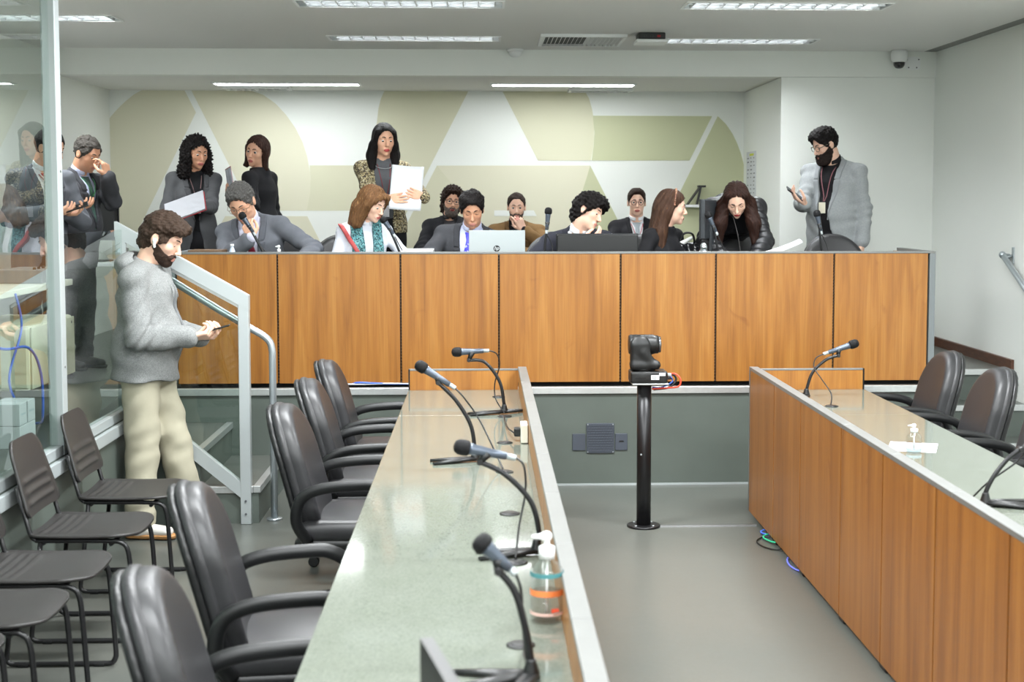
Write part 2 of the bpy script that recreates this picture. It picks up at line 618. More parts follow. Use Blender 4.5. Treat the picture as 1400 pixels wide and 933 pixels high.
# ------------------------------------------------------------------ ceiling fittings
WHERE = {(-0.52, 11.08): 'louvred ceiling lamp recessed before the niche, between smoke detector and left wall',
         (1.95, 11.17): 'louvred ceiling lamp recessed beside the black ceiling mount',
         (-0.52, 9.16): 'louvred ceiling lamp cut by the frame top above the long-haired standing woman',
         (1.95, 9.16): 'louvred ceiling lamp cut by the frame top on the dome camera side',
         (-3.03, 9.95): 'louvred ceiling lamp passing behind the tall glass partition post'}
for (x, y) in LIGHTS:
    hx = 0.65 if x > -3 else 0.53
    t = thing('ceiling_lamp', WHERE[(x, y)], 'ceiling light', (x, y, 3.1), 0, 'recessed louvred ceiling lamps')
    bm = bmesh.new()
    bm_box(bm, (-hx, -0.15, 0.1), (hx, 0.15, 0.104))
    for s in (-1, 1):
        bm_box(bm, (-hx, s * 0.149 - 0.001, 0), (hx, s * 0.149 + 0.001, 0.1))
        bm_box(bm, (s * (hx - 0.001) - 0.001, -0.15, 0), (s * (hx - 0.001) + 0.001, 0.15, 0.1))
    bm_obj('housing', bm, REFLECTOR, t)
    bm = bmesh.new()
    for s in (-1, 1):
        bm_box(bm, (-hx - 0.012, s * 0.156 - 0.008, -0.006), (hx + 0.012, s * 0.156 + 0.008, 0.0))
        bm_box(bm, (s * (hx + 0.006) - 0.008, -0.1479, -0.006), (s * (hx + 0.006) + 0.008, 0.1479, 0.0))
    bm_obj('frame', bm, WHITE, t)
    for s in (-1, 1):
        tube('fluorescent_tube', [(-hx + 0.03, s * 0.07, 0.06), (hx - 0.03, s * 0.07, 0.06)], 0.013, LAMP, t, 10)
    n = 13 if hx > 0.6 else 10
    for i in range(n):
        bx = -hx + (i + 0.5) * 2 * hx / n
        prism('louvre_blade', [(bx - 0.022, 0.045), (bx + 0.022, 0.045), (bx + 0.003, 0.0), (bx - 0.003, 0.0)], 'y', -0.146, 0.146, REFLECTOR, t)
    for yy in (-0.143, 0.0, 0.143):
        prism('reflector', [(yy - 0.02, 0.05), (yy + 0.02, 0.05), (yy + 0.004, 0.0), (yy - 0.004, 0.0)], 'x', -hx, hx, REFLECTOR, t)
for (x, y) in LIGHTS_BEHIND:
    ro = {6.95: 'first', 4.75: 'second', 2.55: 'third', 0.35: 'fourth', -1.85: 'fifth'}[y]
    t = thing('ceiling_lamp', 'recessed lamp above the %s, %s row this side of the photo top edge' % ('long granite desk' if x < 0 else 'open floor', ro), 'ceiling light', (x, y, 3.1), 0, 'recessed lamps over the floor')
    bm = bmesh.new()
    bm_box(bm, (-0.65, -0.15, 0.1), (0.65, 0.15, 0.104))
    for s in (-1, 1):
        bm_box(bm, (-0.65, s * 0.149 - 0.001, 0), (0.65, s * 0.149 + 0.001, 0.1))
        bm_box(bm, (s * 0.649 - 0.001, -0.15, 0), (s * 0.649 + 0.001, 0.15, 0.1))
    bm_obj('housing', bm, REFLECTOR, t)
    bm = bmesh.new()
    for i in range(13):
        bx = -0.65 + (i + 0.5) * 0.1
        bm_box(bm, (bx - 0.004, -0.146, 0.0), (bx + 0.004, 0.146, 0.045))
    bm_box(bm, (-0.65, -0.004, 0.0), (0.65, 0.004, 0.045))
    bm_obj('louvre', bm, WHITE, t)
    box('lit_panel', (-0.64, -0.145, 0.05), (0.64, 0.145, 0.056), PANEL, t)
for i, (x, y) in enumerate(NICHE):
    t = thing('ceiling_lamp', ['slim lit ceiling lamp in the niche above the woman in black jacket', 'slim lit ceiling lamp in the niche above the seated man in brown'][i], 'ceiling light', (x, y, 2.89), 0, 'slim niche lamps')
    box('diffuser', (-0.63, -0.1, -0.006), (0.63, 0.1, 0.0), DIFFUSER, t)
    bm = bmesh.new()
    for s in (-1, 1):
        bm_box(bm, (-0.65, s * 0.11 - 0.01, -0.012), (0.65, s * 0.11 + 0.01, 0.0))
        bm_box(bm, (s * 0.64 - 0.01, -0.1, -0.012), (s * 0.64 + 0.01, 0.1, 0.0))
    bm_obj('frame', bm, WHITE, t)


def vent(label, x0, x1, y0, y1, z, n):
    cx, cy = (x0 + x1) / 2, (y0 + y1) / 2
    t = thing('ceiling_vent', label, 'vent', (cx, cy, z))
    hx, hy = (x1 - x0) / 2, (y1 - y0) / 2
    box('backing', (-hx + 0.02, -hy + 0.02, -0.004), (hx - 0.02, hy - 0.02, 0.0), M('vent_shadow', C(104, 106, 108), 0.7), t)
    bm = bmesh.new()
    for s in (-1, 1):
        bm_box(bm, (-hx, s * (hy - 0.015) - 0.015, -0.022), (hx, s * (hy - 0.015) + 0.015, 0.0))
        bm_box(bm, (s * (hx - 0.015) - 0.015, -hy + 0.03, -0.022), (s * (hx - 0.015) + 0.015, hy - 0.03, 0.0))
    bm_obj('frame', bm, WHITE, t)
    for i in range(n):
        x = -hx + 0.04 + (2 * hx - 0.08) * i / (n - 1)
        s = 1 if x > 0 else -1
        prism('slat', [(x - 0.001, -0.004), (x + 0.002, -0.004), (x + s * 0.014 + 0.002, -0.026), (x + s * 0.014 - 0.001, -0.026)], 'y', -hy + 0.03, hy - 0.03, WHITE, t)


vent('square white ceiling air vent with slats between the two louvred lamps', 0.44, 1.09, 10.75, 11.42, 3.1, 19)
vent('narrow ceiling air vent beside the niche lamp above the black jacket woman', -2.36, -1.76, 13.1, 13.36, 2.89, 9)
vent('narrow ceiling air vent beside the niche lamp above the man in brown', 0.8, 1.4, 13.22, 13.48, 2.89, 9)

t = thing('ceiling_mount', 'black square ceiling mount with white cover before the lamp', 'mount', (1.26, 10.72, 3.1))
box('bracket', (-0.1, -0.1, -0.05), (0.1, 0.1, 0.0), BLACK, t, 0.008)
box('cover', (-0.12, -0.12, -0.075), (0.12, 0.12, -0.05), WHITE, t, 0.01)
for s in (-1, 0, 1):
    box('cable_clip', (s * 0.05 - 0.012, -0.106, -0.035), (s * 0.05 + 0.012, -0.1, -0.02), RED if s == 1 else SATIN, t, 0.002)
t = thing('smoke_detector', 'round white smoke detector at the top of the beam', 'smoke detector', (0.27, 11.84, 3.1))
lathe('base', [(0.06, -0.02), (0.068, -0.012), (0.068, 0.0)], WHITE, t)
lathe('sensor_head', [(0.02, -0.065), (0.042, -0.055), (0.055, -0.03), (0.055, -0.02)], WHITE, t)
t = thing('dome_camera', 'small white dome camera with dark lens on the beam', 'camera', (3.46, 11.79, 3.1))
lathe('base', [(0.05, -0.1), (0.066, -0.085), (0.07, -0.03), (0.06, 0.0)], WHITE, t)
lathe('dome', [(0.012, -0.152), (0.03, -0.146), (0.045, -0.126), (0.05, -0.1)], M('smoked_dome', C(22, 22, 24), 0.1, coat=0.5), t)
t = thing('junction_plate', 'white octagonal junction plate with four screws on the beam', 'plate', (3.6, 11.88, 3.0))
prism('plate', [(-0.045, -0.055), (0.045, -0.055), (0.065, -0.035), (0.065, 0.035), (0.045, 0.055), (-0.045, 0.055), (-0.065, 0.035), (-0.065, -0.035)], 'y', -0.008, 0.0, WHITE, t)
for sx, sz in ((-0.05, 0.03), (0.05, 0.032), (-0.035, -0.035), (0.033, -0.035)):
    lathe('screw', [(0.006, 0.0), (0.006, 0.003)], INK, t, (sx, -0.008, sz), (R_(90), 0, 0), 8)

# ------------------------------------------------------------------ glass partition and stair railing
GX = -2.03
gp = thing('glass_partition', 'tall glass partition on the platform edge with silver post', 'partition', (GX, 5.0, PZ))
box('bottom_rail', (-0.03, -4.2, 0.0), (0.03, 3.1, 0.05), ALU_PAINT, gp, 0.004)
box('post', (-0.034, 1.80, 0.0), (0.034, 1.875, 3.1 - PZ), ALU_PAINT, gp, 0.004)
box('post', (-0.034, -0.4, 0.0), (0.034, -0.33, 3.1 - PZ), ALU_PAINT, gp, 0.004)
box('glass_pane', (-0.004, -0.33, 0.05), (0.004, 1.80, 3.1 - PZ), GLASS, gp)
box('glass_pane', (-0.004, -4.2, 0.05), (0.004, -0.4, 3.1 - PZ), GLASS, gp)
box('glass_pane', (-0.004, 1.875, 0.05), (0.004, 3.08, 1.05), GLASS, gp)
for z in (0.42, 1.35, 2.2):
    lathe('screw', [(0.006, 0.0), (0.006, 0.004)], CAP, gp, (0.034, 1.84, z), (0, R_(90), 0), 8)

rl = thing('stair_railing', 'silver framed glass railing with diagonal top rail beside the stairs', 'railing', (-1.36, 8.13, 0))
dx0 = -2.04 + 1.36
box('post', (-0.03, -0.03, 0.0), (0.03, 0.03, 1.285), ALU_PAINT, rl, 0.004)
box('post', (dx0 - 0.03, -0.03, 0.645), (dx0 + 0.03, 0.03, 1.70), ALU_PAINT, rl, 0.004)


def slope_bar(name, x0, z0, x1, z1, h, par, mat=None, hy=0.03):
    return prism(name, [(x0, z0), (x1, z1), (x1, z1 - h), (x0, z0 - h)], 'y', -hy, hy, mat or ALU_PAINT, par)


slope_bar('top_rail', dx0 - 0.032, 1.735, 0.031, 1.315, 0.085, rl, None, 0.0315)
slope_bar('glazing_bead', dx0 + 0.03, 1.615, -0.03, 1.27, 0.025, rl, ALU, 0.018)
slope_bar('bottom_rail', dx0 + 0.0, 0.79, -0.029, 0.245, 0.09, rl, None, 0.0285)
prism('glass_pane', [(dx0 + 0.03, 0.745), (dx0 + 0.03, 1.60), (-0.03, 1.25), (-0.03, 0.225)], 'y', -0.004, 0.004, GLASS, rl)
for z in (0.06, 0.135):
    lathe('bolt', [(0.007, 0.0), (0.007, 0.004)], INK, rl, (0.0, -0.03, z), (R_(90), 0, 0), 8)
hr = thing('handrail', 'round silver handrail tube bent down to a floor flange by the stairs', 'handrail', (-1.215, 8.22, 0))
tube('rail', [(0, 0, 0.005), (0, 0, 0.5), (0, 0, 0.96)] + catmull([(0, 0, 0.98), (-0.012, 0, 1.035), (-0.05, 0, 1.075), (-0.1, 0, 1.105)], 6) + [(-0.3, 0, 1.225), (-0.56, 0, 1.39), (-0.75, 0, 1.50)], 0.021, TUBE_M, hr, 14)
lathe('flange', [(0.045, 0.0), (0.045, 0.01), (0.024, 0.014)], TUBE_M, hr)
for x, z in ((-0.175, 1.14), (-0.7, 1.46)):
    tube('bracket', [(x, -0.06, z), (x, 0.0, z)], 0.008, TUBE_M, hr, 8)

wh = thing('handrail', 'sloping silver handrail fixed on the white side wall', 'handrail', (3.8, 10.05, 1.4))
tube('rail', [(-0.015, 0.04, 0.05), (-0.05, 0.035, 0.055), (-0.066, 0.0, 0.05), (-0.066, -0.4, -0.145), (-0.066, -1.0, -0.44)], 0.021, TUBE_M, wh, 14)
lathe('end_cap', [(0.008, -0.012), (0.026, 0.0), (0.026, 0.018)], TUBE_M, wh, (-0.066, 0.02, 0.06), (R_(-70), 0, 0), 12)
box('bracket', (-0.008, -0.03, 0.0), (0.0, 0.01, 0.12), TUBE_M, wh, 0.003)
tube('bracket_arm', [(-0.004, -0.01, 0.06), (-0.066, -0.012, 0.045)], 0.009, TUBE_M, wh, 8)

# grilles on the platform face
t = thing('wall_speaker', 'dark perforated square plate between two small plates on platform face', 'wall plate', (0.76, 9.15, 0.2))
bm = bmesh.new()
bm_box(bm, (-0.09, -0.012, 0.012), (0.09, 0.0, 0.208), 0.003)
bm_obj('plate', bm, M('slate_plastic', C(68, 74, 84), 0.45), t)
bm = bmesh.new()
for i in range(10):
    for j in range(11):
        x = -0.075 + i * 0.0167 + (0.004 if j % 2 else -0.004)
        z = 0.028 + j * 0.0165
        bm_box(bm, (x - 0.006, -0.016, z - 0.004), (x + 0.006, -0.011, z + 0.004))
o = bm_obj('embossing', bm, M('slate_plastic', C(68, 74, 84), 0.45), t)
o['kind'] = 'stuff'
for s, w in ((-1, 0.085), (1, 0.08)):
    box('side_plate', (s * (0.097 + w / 2) - w / 2, -0.01, 0.03), (s * (0.097 + w / 2) + w / 2, 0.0, 0.14), M('slate_plastic', C(68, 74, 84), 0.45), t, 0.003)
for sx, sz in ((-0.082, 0.02), (0.082, 0.02), (-0.082, 0.2), (0.082, 0.2)):
    lathe('screw', [(0.004, 0.0), (0.004, 0.003)], SILVER, t, (sx, -0.012, sz), (R_(90), 0, 0), 8)
prism('cable_slot', [(0.12, 0.085), (0.155, 0.085), (0.15, 0.094), (0.125, 0.094)], 'y', -0.013, -0.009, VOID, t)

# notice on the pillar side
t = thing('notice_sheet', 'printed white notice sheet taped on the pillar side of the niche', 'notice', (2.5, 13.2, 1.85))
box('sheet', (-0.002, -0.23, 0.0), (0.0, 0.24, 0.46), PAPER, t)
random.seed(5)
bm = bmesh.new()
for c in range(3):
    for r in range(11):
        if random.random() < 0.15:
            continue
        y = 0.19 - c * 0.15
        z = 0.4 - r * 0.036
        bm_box(bm, (-0.0032, y - 0.1 * random.uniform(0.3, 0.8), z - 0.005 * random.uniform(0.6, 1.4)), (-0.002, y, z + 0.004))
bm_obj('printed_lines', bm, INK, t)
box('yellow_heading', (-0.0032, -0.12, 0.42), (-0.002, 0.08, 0.44), M('yellow_print', C(200, 205, 60), 0.6), t)
# small shelf on the back wall with a tilted tablet
t = thing('wall_shelf', 'small white shelf carrying a tilted black tablet behind the headband woman', 'shelf', (2.05, 13.6, 1.79))
box('board', (-0.16, -0.16, 0.0), (0.12, 0.0, 0.025), WHITE, t, 0.003)
tl = thing('tablet', 'black tablet tilted back on the small white wall shelf', 'tablet', (2.05, 13.52, 1.815))
prism('frame', [(-0.11, 0.0), (-0.095, 0.0), (0.03, 0.17), (0.015, 0.175)], 'y', -0.05, 0.05, BLACK, tl)
prism('support', [(-0.02, 0.0), (0.0, 0.0), (0.035, 0.17), (0.02, 0.172)], 'y', -0.02, 0.02, BLACK, tl)
box('top_bar', (0.0, -0.05, 0.165), (0.07, 0.05, 0.185), BLACK, tl, 0.004)
# ------------------------------------------------------------------ signed distance toolkit (cushions, bodies, clothes)
def V3(*a):
    return np.array(a, float)


def nrm(v):
    v = np.asarray(v, float)
    return v / (np.linalg.norm(v) + 1e-12)


def rx(d):
    c, s = math.cos(R_(d)), math.sin(R_(d))
    return np.array([[1, 0, 0], [0, c, -s], [0, s, c]])


def ry(d):
    c, s = math.cos(R_(d)), math.sin(R_(d))
    return np.array([[c, 0, s], [0, 1, 0], [-s, 0, c]])


def rz(d):
    c, s = math.cos(R_(d)), math.sin(R_(d))
    return np.array([[c, -s, 0], [s, c, 0], [0, 0, 1]])


def p_ball(c, r):
    c = V3(*c)
    return (lambda x, y, z: np.sqrt((x - c[0]) ** 2 + (y - c[1]) ** 2 + (z - c[2]) ** 2) - r, c - r, c + r)


def p_ell(c, r, R=None):
    c = V3(*c)
    r = V3(*r)
    R_m = np.eye(3) if R is None else R
    ext = np.abs(R_m) @ r

    def f(x, y, z):
        X, Y, Z = x - c[0], y - c[1], z - c[2]
        if R is not None:
            X, Y, Z = (R[0, 0] * X + R[1, 0] * Y + R[2, 0] * Z, R[0, 1] * X + R[1, 1] * Y + R[2, 1] * Z, R[0, 2] * X + R[1, 2] * Y + R[2, 2] * Z)
        k0 = np.sqrt((X / r[0]) ** 2 + (Y / r[1]) ** 2 + (Z / r[2]) ** 2)
        k1 = np.sqrt((X / r[0] ** 2) ** 2 + (Y / r[1] ** 2) ** 2 + (Z / r[2] ** 2) ** 2)
        return k0 * (k0 - 1) / (k1 + 1e-6)
    return (f, c - ext, c + ext)


def p_cone(a, b, r1, r2):
    """tapered capsule"""
    a = np.asarray(a, float)
    b = np.asarray(b, float)
    ab = b - a
    L = float(ab @ ab) + 1e-9
    m = max(r1, r2)

    def f(x, y, z):
        X, Y, Z = x - a[0], y - a[1], z - a[2]
        t = np.clip((X * ab[0] + Y * ab[1] + Z * ab[2]) / L, 0, 1)
        return np.sqrt((X - t * ab[0]) ** 2 + (Y - t * ab[1]) ** 2 + (Z - t * ab[2]) ** 2) - (r1 + (r2 - r1) * t)
    return (f, np.minimum(a, b) - m, np.maximum(a, b) + m)


def p_slab(a, b, side, rx1, ry1, rx2, ry2):
    """tapered capsule with an elliptic section: rx along side, ry across"""
    a = np.asarray(a, float)
    b = np.asarray(b, float)
    ab = b - a
    Ln = np.linalg.norm(ab)
    u = ab / Ln
    s = nrm(np.asarray(side, float) - u * float(np.asarray(side, float) @ u))
    w = np.cross(u, s)
    m = max(rx1, rx2, ry1, ry2)

    def f(x, y, z):
        X, Y, Z = x - a[0], y - a[1], z - a[2]
        h = X * u[0] + Y * u[1] + Z * u[2]
        t = np.clip(h / Ln, 0, 1)
        ex = h - t * Ln
        us = X * s[0] + Y * s[1] + Z * s[2]
        uw = X * w[0] + Y * w[1] + Z * w[2]
        A = rx1 + (rx2 - rx1) * t
        B = ry1 + (ry2 - ry1) * t
        mn = np.minimum(A, B)
        k0 = np.sqrt((us / A) ** 2 + (uw / B) ** 2 + (ex / mn) ** 2)
        k1 = np.sqrt((us / A ** 2) ** 2 + (uw / B ** 2) ** 2 + (ex / mn ** 2) ** 2)
        return k0 * (k0 - 1) / (k1 + 1e-4)
    return (f, np.minimum(a, b) - m, np.maximum(a, b) + m)


def p_box(c, h, r, R=None):
    c = V3(*c)
    h = V3(*h)
    Rm = np.eye(3) if R is None else R
    ext = np.abs(Rm) @ h

    def f(x, y, z):
        X, Y, Z = x - c[0], y - c[1], z - c[2]
        X, Y, Z = (Rm[0, 0] * X + Rm[1, 0] * Y + Rm[2, 0] * Z, Rm[0, 1] * X + Rm[1, 1] * Y + Rm[2, 1] * Z, Rm[0, 2] * X + Rm[1, 2] * Y + Rm[2, 2] * Z)
        X, Y, Z = np.abs(X) - h[0] + r, np.abs(Y) - h[1] + r, np.abs(Z) - h[2] + r
        return np.sqrt(np.maximum(X, 0) ** 2 + np.maximum(Y, 0) ** 2 + np.maximum(Z, 0) ** 2) + np.minimum(np.maximum(X, np.maximum(Y, Z)), 0) - r
    return (f, c - ext, c + ext)


def p_move(p, R, t, s=1.0):
    """prim given in a local frame -> R*s*q+t"""
    f, lo, hi = p
    cs = np.array([[(lo, hi)[i][0], (lo, hi)[j][1], (lo, hi)[k][2]] for i in (0, 1) for j in (0, 1) for k in (0, 1)])
    cs = (R @ (cs * s).T).T + t

    def g(x, y, z):
        X, Y, Z = (x - t[0]) / s, (y - t[1]) / s, (z - t[2]) / s
        return f(R[0, 0] * X + R[1, 0] * Y + R[2, 0] * Z, R[0, 1] * X + R[1, 1] * Y + R[2, 1] * Z, R[0, 2] * X + R[1, 2] * Y + R[2, 2] * Z) * s
    return (g, cs.min(0), cs.max(0))


class Field:
    def __init__(s, prims, h, pad=0.05):
        lo = np.min([p[0][1] - p[2] for p in prims if p[3] == 'u'], axis=0) - pad
        hi = np.max([p[0][2] + p[2] for p in prims if p[3] == 'u'], axis=0) + pad
        s.h = h
        s.lo = lo
        s.n = np.ceil((hi - lo) / h).astype(int) + 1
        s.ax = [(lo[i] + h * np.arange(s.n[i])).astype(np.float32) for i in range(3)]
        s.D = np.full(tuple(s.n), 1.0, np.float32)
        for p in prims:
            s.add(*p)

    def grid(s):
        return s.ax[0][:, None, None], s.ax[1][None, :, None], s.ax[2][None, None, :]

    def add(s, prim, k=0.01, g=0.0, mode='u'):
        f, lo, hi = prim
        m = 0.03 + max(g, 0) + k
        i0 = np.clip(np.floor((lo - m - s.lo) / s.h).astype(int), 0, s.n)
        i1 = np.clip(np.ceil((hi + m - s.lo) / s.h).astype(int) + 1, 0, s.n)
        if np.any(i1 <= i0):
            return
        sl = tuple(slice(a, b) for a, b in zip(i0, i1))
        x = s.ax[0][sl[0]][:, None, None]
        y = s.ax[1][sl[1]][None, :, None]
        z = s.ax[2][sl[2]][None, None, :]
        d = np.asarray(f(x, y, z) - g, np.float32)
        A = s.D[sl]
        if mode == 'u':
            q = np.clip(0.5 + 0.5 * (A - d) / k, 0, 1)
            s.D[sl] = A * (1 - q) + d * q - k * q * (1 - q)
        else:
            A = -A
            q = np.clip(0.5 + 0.5 * (A - d) / k, 0, 1)
            s.D[sl] = -(A * (1 - q) + d * q - k * q * (1 - q))

    def cut(s, fn):
        s.D = np.maximum(s.D, fn(*s.grid()).astype(np.float32))

    def shift(s, fn):
        s.D = s.D + fn(*s.grid()).astype(np.float32)


def surface_nets(F):
    D = F.D
    S = D < 0
    n = D.shape
    if not S.any():
        return np.zeros((0, 3)), np.zeros((0, 4), int)
    c = np.zeros((n[0] - 1, n[1] - 1, n[2] - 1), np.uint8)
    for i in (0, 1):
        for j in (0, 1):
            for k in (0, 1):
                c += S[i:n[0] - 1 + i, j:n[1] - 1 + j, k:n[2] - 1 + k]
    mask = (c > 0) & (c < 8)
    I, J, K = np.nonzero(mask)
    idx = np.full(mask.shape, -1, np.int64)
    idx[I, J, K] = np.arange(len(I))
    acc = np.zeros((len(I), 3))
    cnt = np.zeros(len(I))
    offs = [(a, b, d) for a in (0, 1) for b in (0, 1) for d in (0, 1)]
    for o in offs:
        for ax in range(3):
            if o[ax]:
                continue
            o2 = list(o)
            o2[ax] = 1
            a = D[I + o[0], J + o[1], K + o[2]]
            b = D[I + o2[0], J + o2[1], K + o2[2]]
            cr = (a < 0) != (b < 0)
            t = np.where(cr, a / np.where(cr, a - b, 1), 0)
            p = np.tile(np.array(o, float), (len(I), 1))
            p[:, ax] += t
            acc += p * cr[:, None]
            cnt += cr
    V = F.lo + F.h * (np.stack([I, J, K], 1) + acc / cnt[:, None])
    Q = []
    for ax in range(3):
        u, v = (ax + 1) % 3, (ax + 2) % 3
        sa = [slice(None)] * 3
        sb = [slice(None)] * 3
        sa[ax] = slice(0, n[ax] - 1)
        sb[ax] = slice(1, n[ax])
        A = S[tuple(sa)]
        B = S[tuple(sb)]
        E = np.stack(np.nonzero(A != B), 1)
        E = E[(E[:, u] > 0) & (E[:, v] > 0) & (E[:, u] < n[u] - 1) & (E[:, v] < n[v] - 1)]
        inside = A[E[:, 0], E[:, 1], E[:, 2]]

        def cell(du, dv):
            q = E.copy()
            q[:, u] += du
            q[:, v] += dv
            return idx[q[:, 0], q[:, 1], q[:, 2]]
        q = np.stack([cell(-1, -1), cell(0, -1), cell(0, 0), cell(-1, 0)], 1)
        q[~inside] = q[~inside][:, ::-1]
        Q.append(q)
    Q = np.concatenate(Q)
    return V, Q[(Q >= 0).all(1)]


def np_mesh(name, V, Q, fm=None):
    me = bpy.data.meshes.new(name)
    me.vertices.add(len(V))
    me.vertices.foreach_set('co', np.asarray(V, np.float32).ravel())
    me.loops.add(len(Q) * 4)
    me.loops.foreach_set('vertex_index', np.asarray(Q, np.int32).ravel())
    me.polygons.add(len(Q))
    me.polygons.foreach_set('loop_start', np.arange(0, len(Q) * 4, 4, dtype=np.int32))
    me.polygons.foreach_set('use_smooth', np.ones(len(Q), bool))
    if fm is not None:
        me.polygons.foreach_set('material_index', np.asarray(fm, np.int32))
    me.update(calc_edges=True)
    return me


def sdf_obj(name, prims, h, mat, parent, cuts=(), shifts=()):
    F = Field(prims, h)
    for fn in shifts:
        F.shift(fn)
    for fn in cuts:
        F.cut(fn)
    V, Q = surface_nets(F)
    return obj(name, np_mesh(name, V, Q), mat, parent)


U = lambda p, k=0.01, g=0.0: (p, k, g, 'u')
SUB = lambda p, k=0.01, g=0.0: (p, k, g, 's')

# ------------------------------------------------------------------ dais desk
DX = [-1.968, -1.322, -0.532, 0.103, 0.894, 1.517, 2.294, 2.92]
DF = 9.2
dd = thing('dais_desk', 'long wood-panelled dais desk on the platform across the room', 'desk', (0.5, DF, PZ))


def dl(x, y, z):
    return (x - 0.5, y - DF, z - PZ)


for i in range(7):
    box('front_panel', dl(DX[i] + 0.006, DF, 0.672), dl(DX[i + 1] - 0.006, DF + 0.02, 1.508), WOOD, dd, 0.0015)
box('backing_board', dl(-1.97, DF + 0.021, 0.70), dl(2.92, DF + 0.04, 1.505), VOID, dd)
box('plinth', dl(-1.96, DF + 0.06, PZ), dl(2.92, DF + 0.09, 0.70), VOID, dd)
for i in range(1, 7):
    bm = bmesh.new()
    for k in range(42):
        bm_box(bm, (DX[i] - 0.5 - 0.004, 0.003, 0.035 + k * 0.02), (DX[i] - 0.5 + 0.004, 0.02, 0.045 + k * 0.02))
    o = bm_obj('joint_perforation', bm, M('joint_bronze', C(70, 48, 30), 0.5), dd)
    o['kind'] = 'stuff'
box('end_panel', dl(2.926, DF - 0.002, 0.665), dl(2.965, DF + 0.75, 1.515), GREYPANEL, dd, 0.002)
box('end_panel', dl(-2.03, DF - 0.002, 0.665), dl(-1.975, DF + 0.75, 1.515), GREYPANEL, dd, 0.002)
box('edge_cap', dl(-2.03, DF - 0.004, 1.508), dl(2.965, DF + 0.04, 1.522), CAP, dd, 0.002)
box('end_cap', dl(2.925, DF + 0.04, 1.508), dl(2.965, DF + 0.75, 1.522), CAP, dd, 0.002)
box('return_panel', dl(2.9, DF + 0.045, 0.70), dl(2.92, DF + 0.75, 1.50), WOOD, dd)
box('worktop', dl(-1.97, DF + 0.045, 1.365), dl(2.9, DF + 0.72, 1.39), GRANITE, dd, 0.003)
for x in (-1.9, -0.5, 0.9, 2.3):
    box('foot', dl(x, DF + 0.3, PZ), dl(x + 0.06, DF + 0.36, 1.365), BLACKM, dd)


# ------------------------------------------------------------------ granite desks in the floor
def floor_desk(label, x0, x1, side, joints, yfar, ynear, loc):
    """side=+1: wood front on the +x side (x1); side=-1: on the -x side (x0)"""
    d = thing('granite_desk', label, 'desk', loc)
    L = Vector(loc)

    def q(x, y, z):
        return Vector((x, y, z)) - L
    xf = x1 if side > 0 else x0             # outer face
    xi = xf - side * 0.045
    lo, hi = min(xf, xi), max(xf, xi)
    js = list(joints)
    for i in range(len(js) - 1):
        y1, y0 = js[i], js[i + 1]
        xo = xf - side * 0.02
        box('front_panel', q(min(xf, xo), y0 + 0.005, 0.03), q(max(xf, xo), y1 - 0.005, 0.862), WOOD_R, d, 0.0015)
        if i:
            bm = bmesh.new()
            for k in range(41):
                bm_box(bm, q(min(xf - side * 0.003, xo), y1 - 0.0045, 0.035 + k * 0.02), q(max(xf - side * 0.003, xo), y1 + 0.0045, 0.045 + k * 0.02))
            o = bm_obj('joint_perforation', bm, M('joint_bronze', C(70, 48, 30), 0.5), d)
            o['kind'] = 'stuff'
            box('foot', q(xf - side * 0.03 - 0.02, y1 - 0.045, 0.0), q(xf - side * 0.03 + 0.02, y1 + 0.045, 0.03), BLACK, d, 0.008)
            gx = (xf - side * 0.0195, xf - side * 0.0215)
            box('shadow_gap', q(min(gx), y1 - 0.006, 0.03), q(max(gx), y1 + 0.006, 0.86), VOID, d)
    xb = xf - side * 0.0225
    xbb = xf - side * 0.045
    box('inner_board', q(min(xb, xbb), ynear, 0.04), q(max(xb, xbb), yfar - 0.022, 0.862), WOOD, d)
    # caps of grey trim in lengths
    ys = [yfar] + [yfar - 0.72 * (k + 1) for k in range(int((yfar - ynear) / 0.72))] + [ynear]
    for i in range(len(ys) - 1):
        box('edge_cap', q(lo - 0.002, ys[i + 1] + 0.0015, 0.862), q(hi + 0.002, ys[i] - 0.0015, 0.882), CAP, d, 0.002)
    xe0, xe1 = (x0, xi) if side > 0 else (xi, x1)
    box('end_board', q(xe0 + 0.008, yfar - 0.022, 0.03), q(xe1 - 0.002, yfar - 0.002, 0.862), WOOD, d)
    box('end_cap', q(xe0, yfar - 0.024, 0.862), q(xe1, yfar, 0.872), CAP, d, 0.0015)
    xs = xe0 if side > 0 else xe1 - 0.008
    box('end_trim', q(xs, yfar - 0.03, 0.03), q(xs + 0.008, yfar, 0.872), BLACKM, d)
    if side < 0:
        box('corner_trim', q(x0 - 0.003, yfar - 0.005, 0.03), q(x0 + 0.02, yfar + 0.004, 0.882), CAP, d, 0.001)
    # granite slabs
    cuts = [yfar - 0.03, yfar - 1.02, yfar - 3.3, yfar - 5.6, ynear]
    cuts = [c for c in cuts if c >= ynear]
    if cuts[-1] > ynear:
        cuts.append(ynear)
    for i in range(len(cuts) - 1):
        box('granite_slab', q(xe0, cuts[i + 1] + 0.0006, 0.72), q(xe1 - 0.0, cuts[i] - 0.0006, 0.75), GRANITE, d, 0.0015)
    # modesty legs under the slab
    for y in (yfar - 0.05, yfar - 2.4, yfar - 4.7, ynear + 0.1):
        if y > ynear:
            box('support', q(xe0 + (0.3 if side > 0 else 0.05), y - 0.04, 0.0), q(xe1 - (0.05 if side > 0 else 0.3), y, 0.72), GREYPANEL, d)
    return d


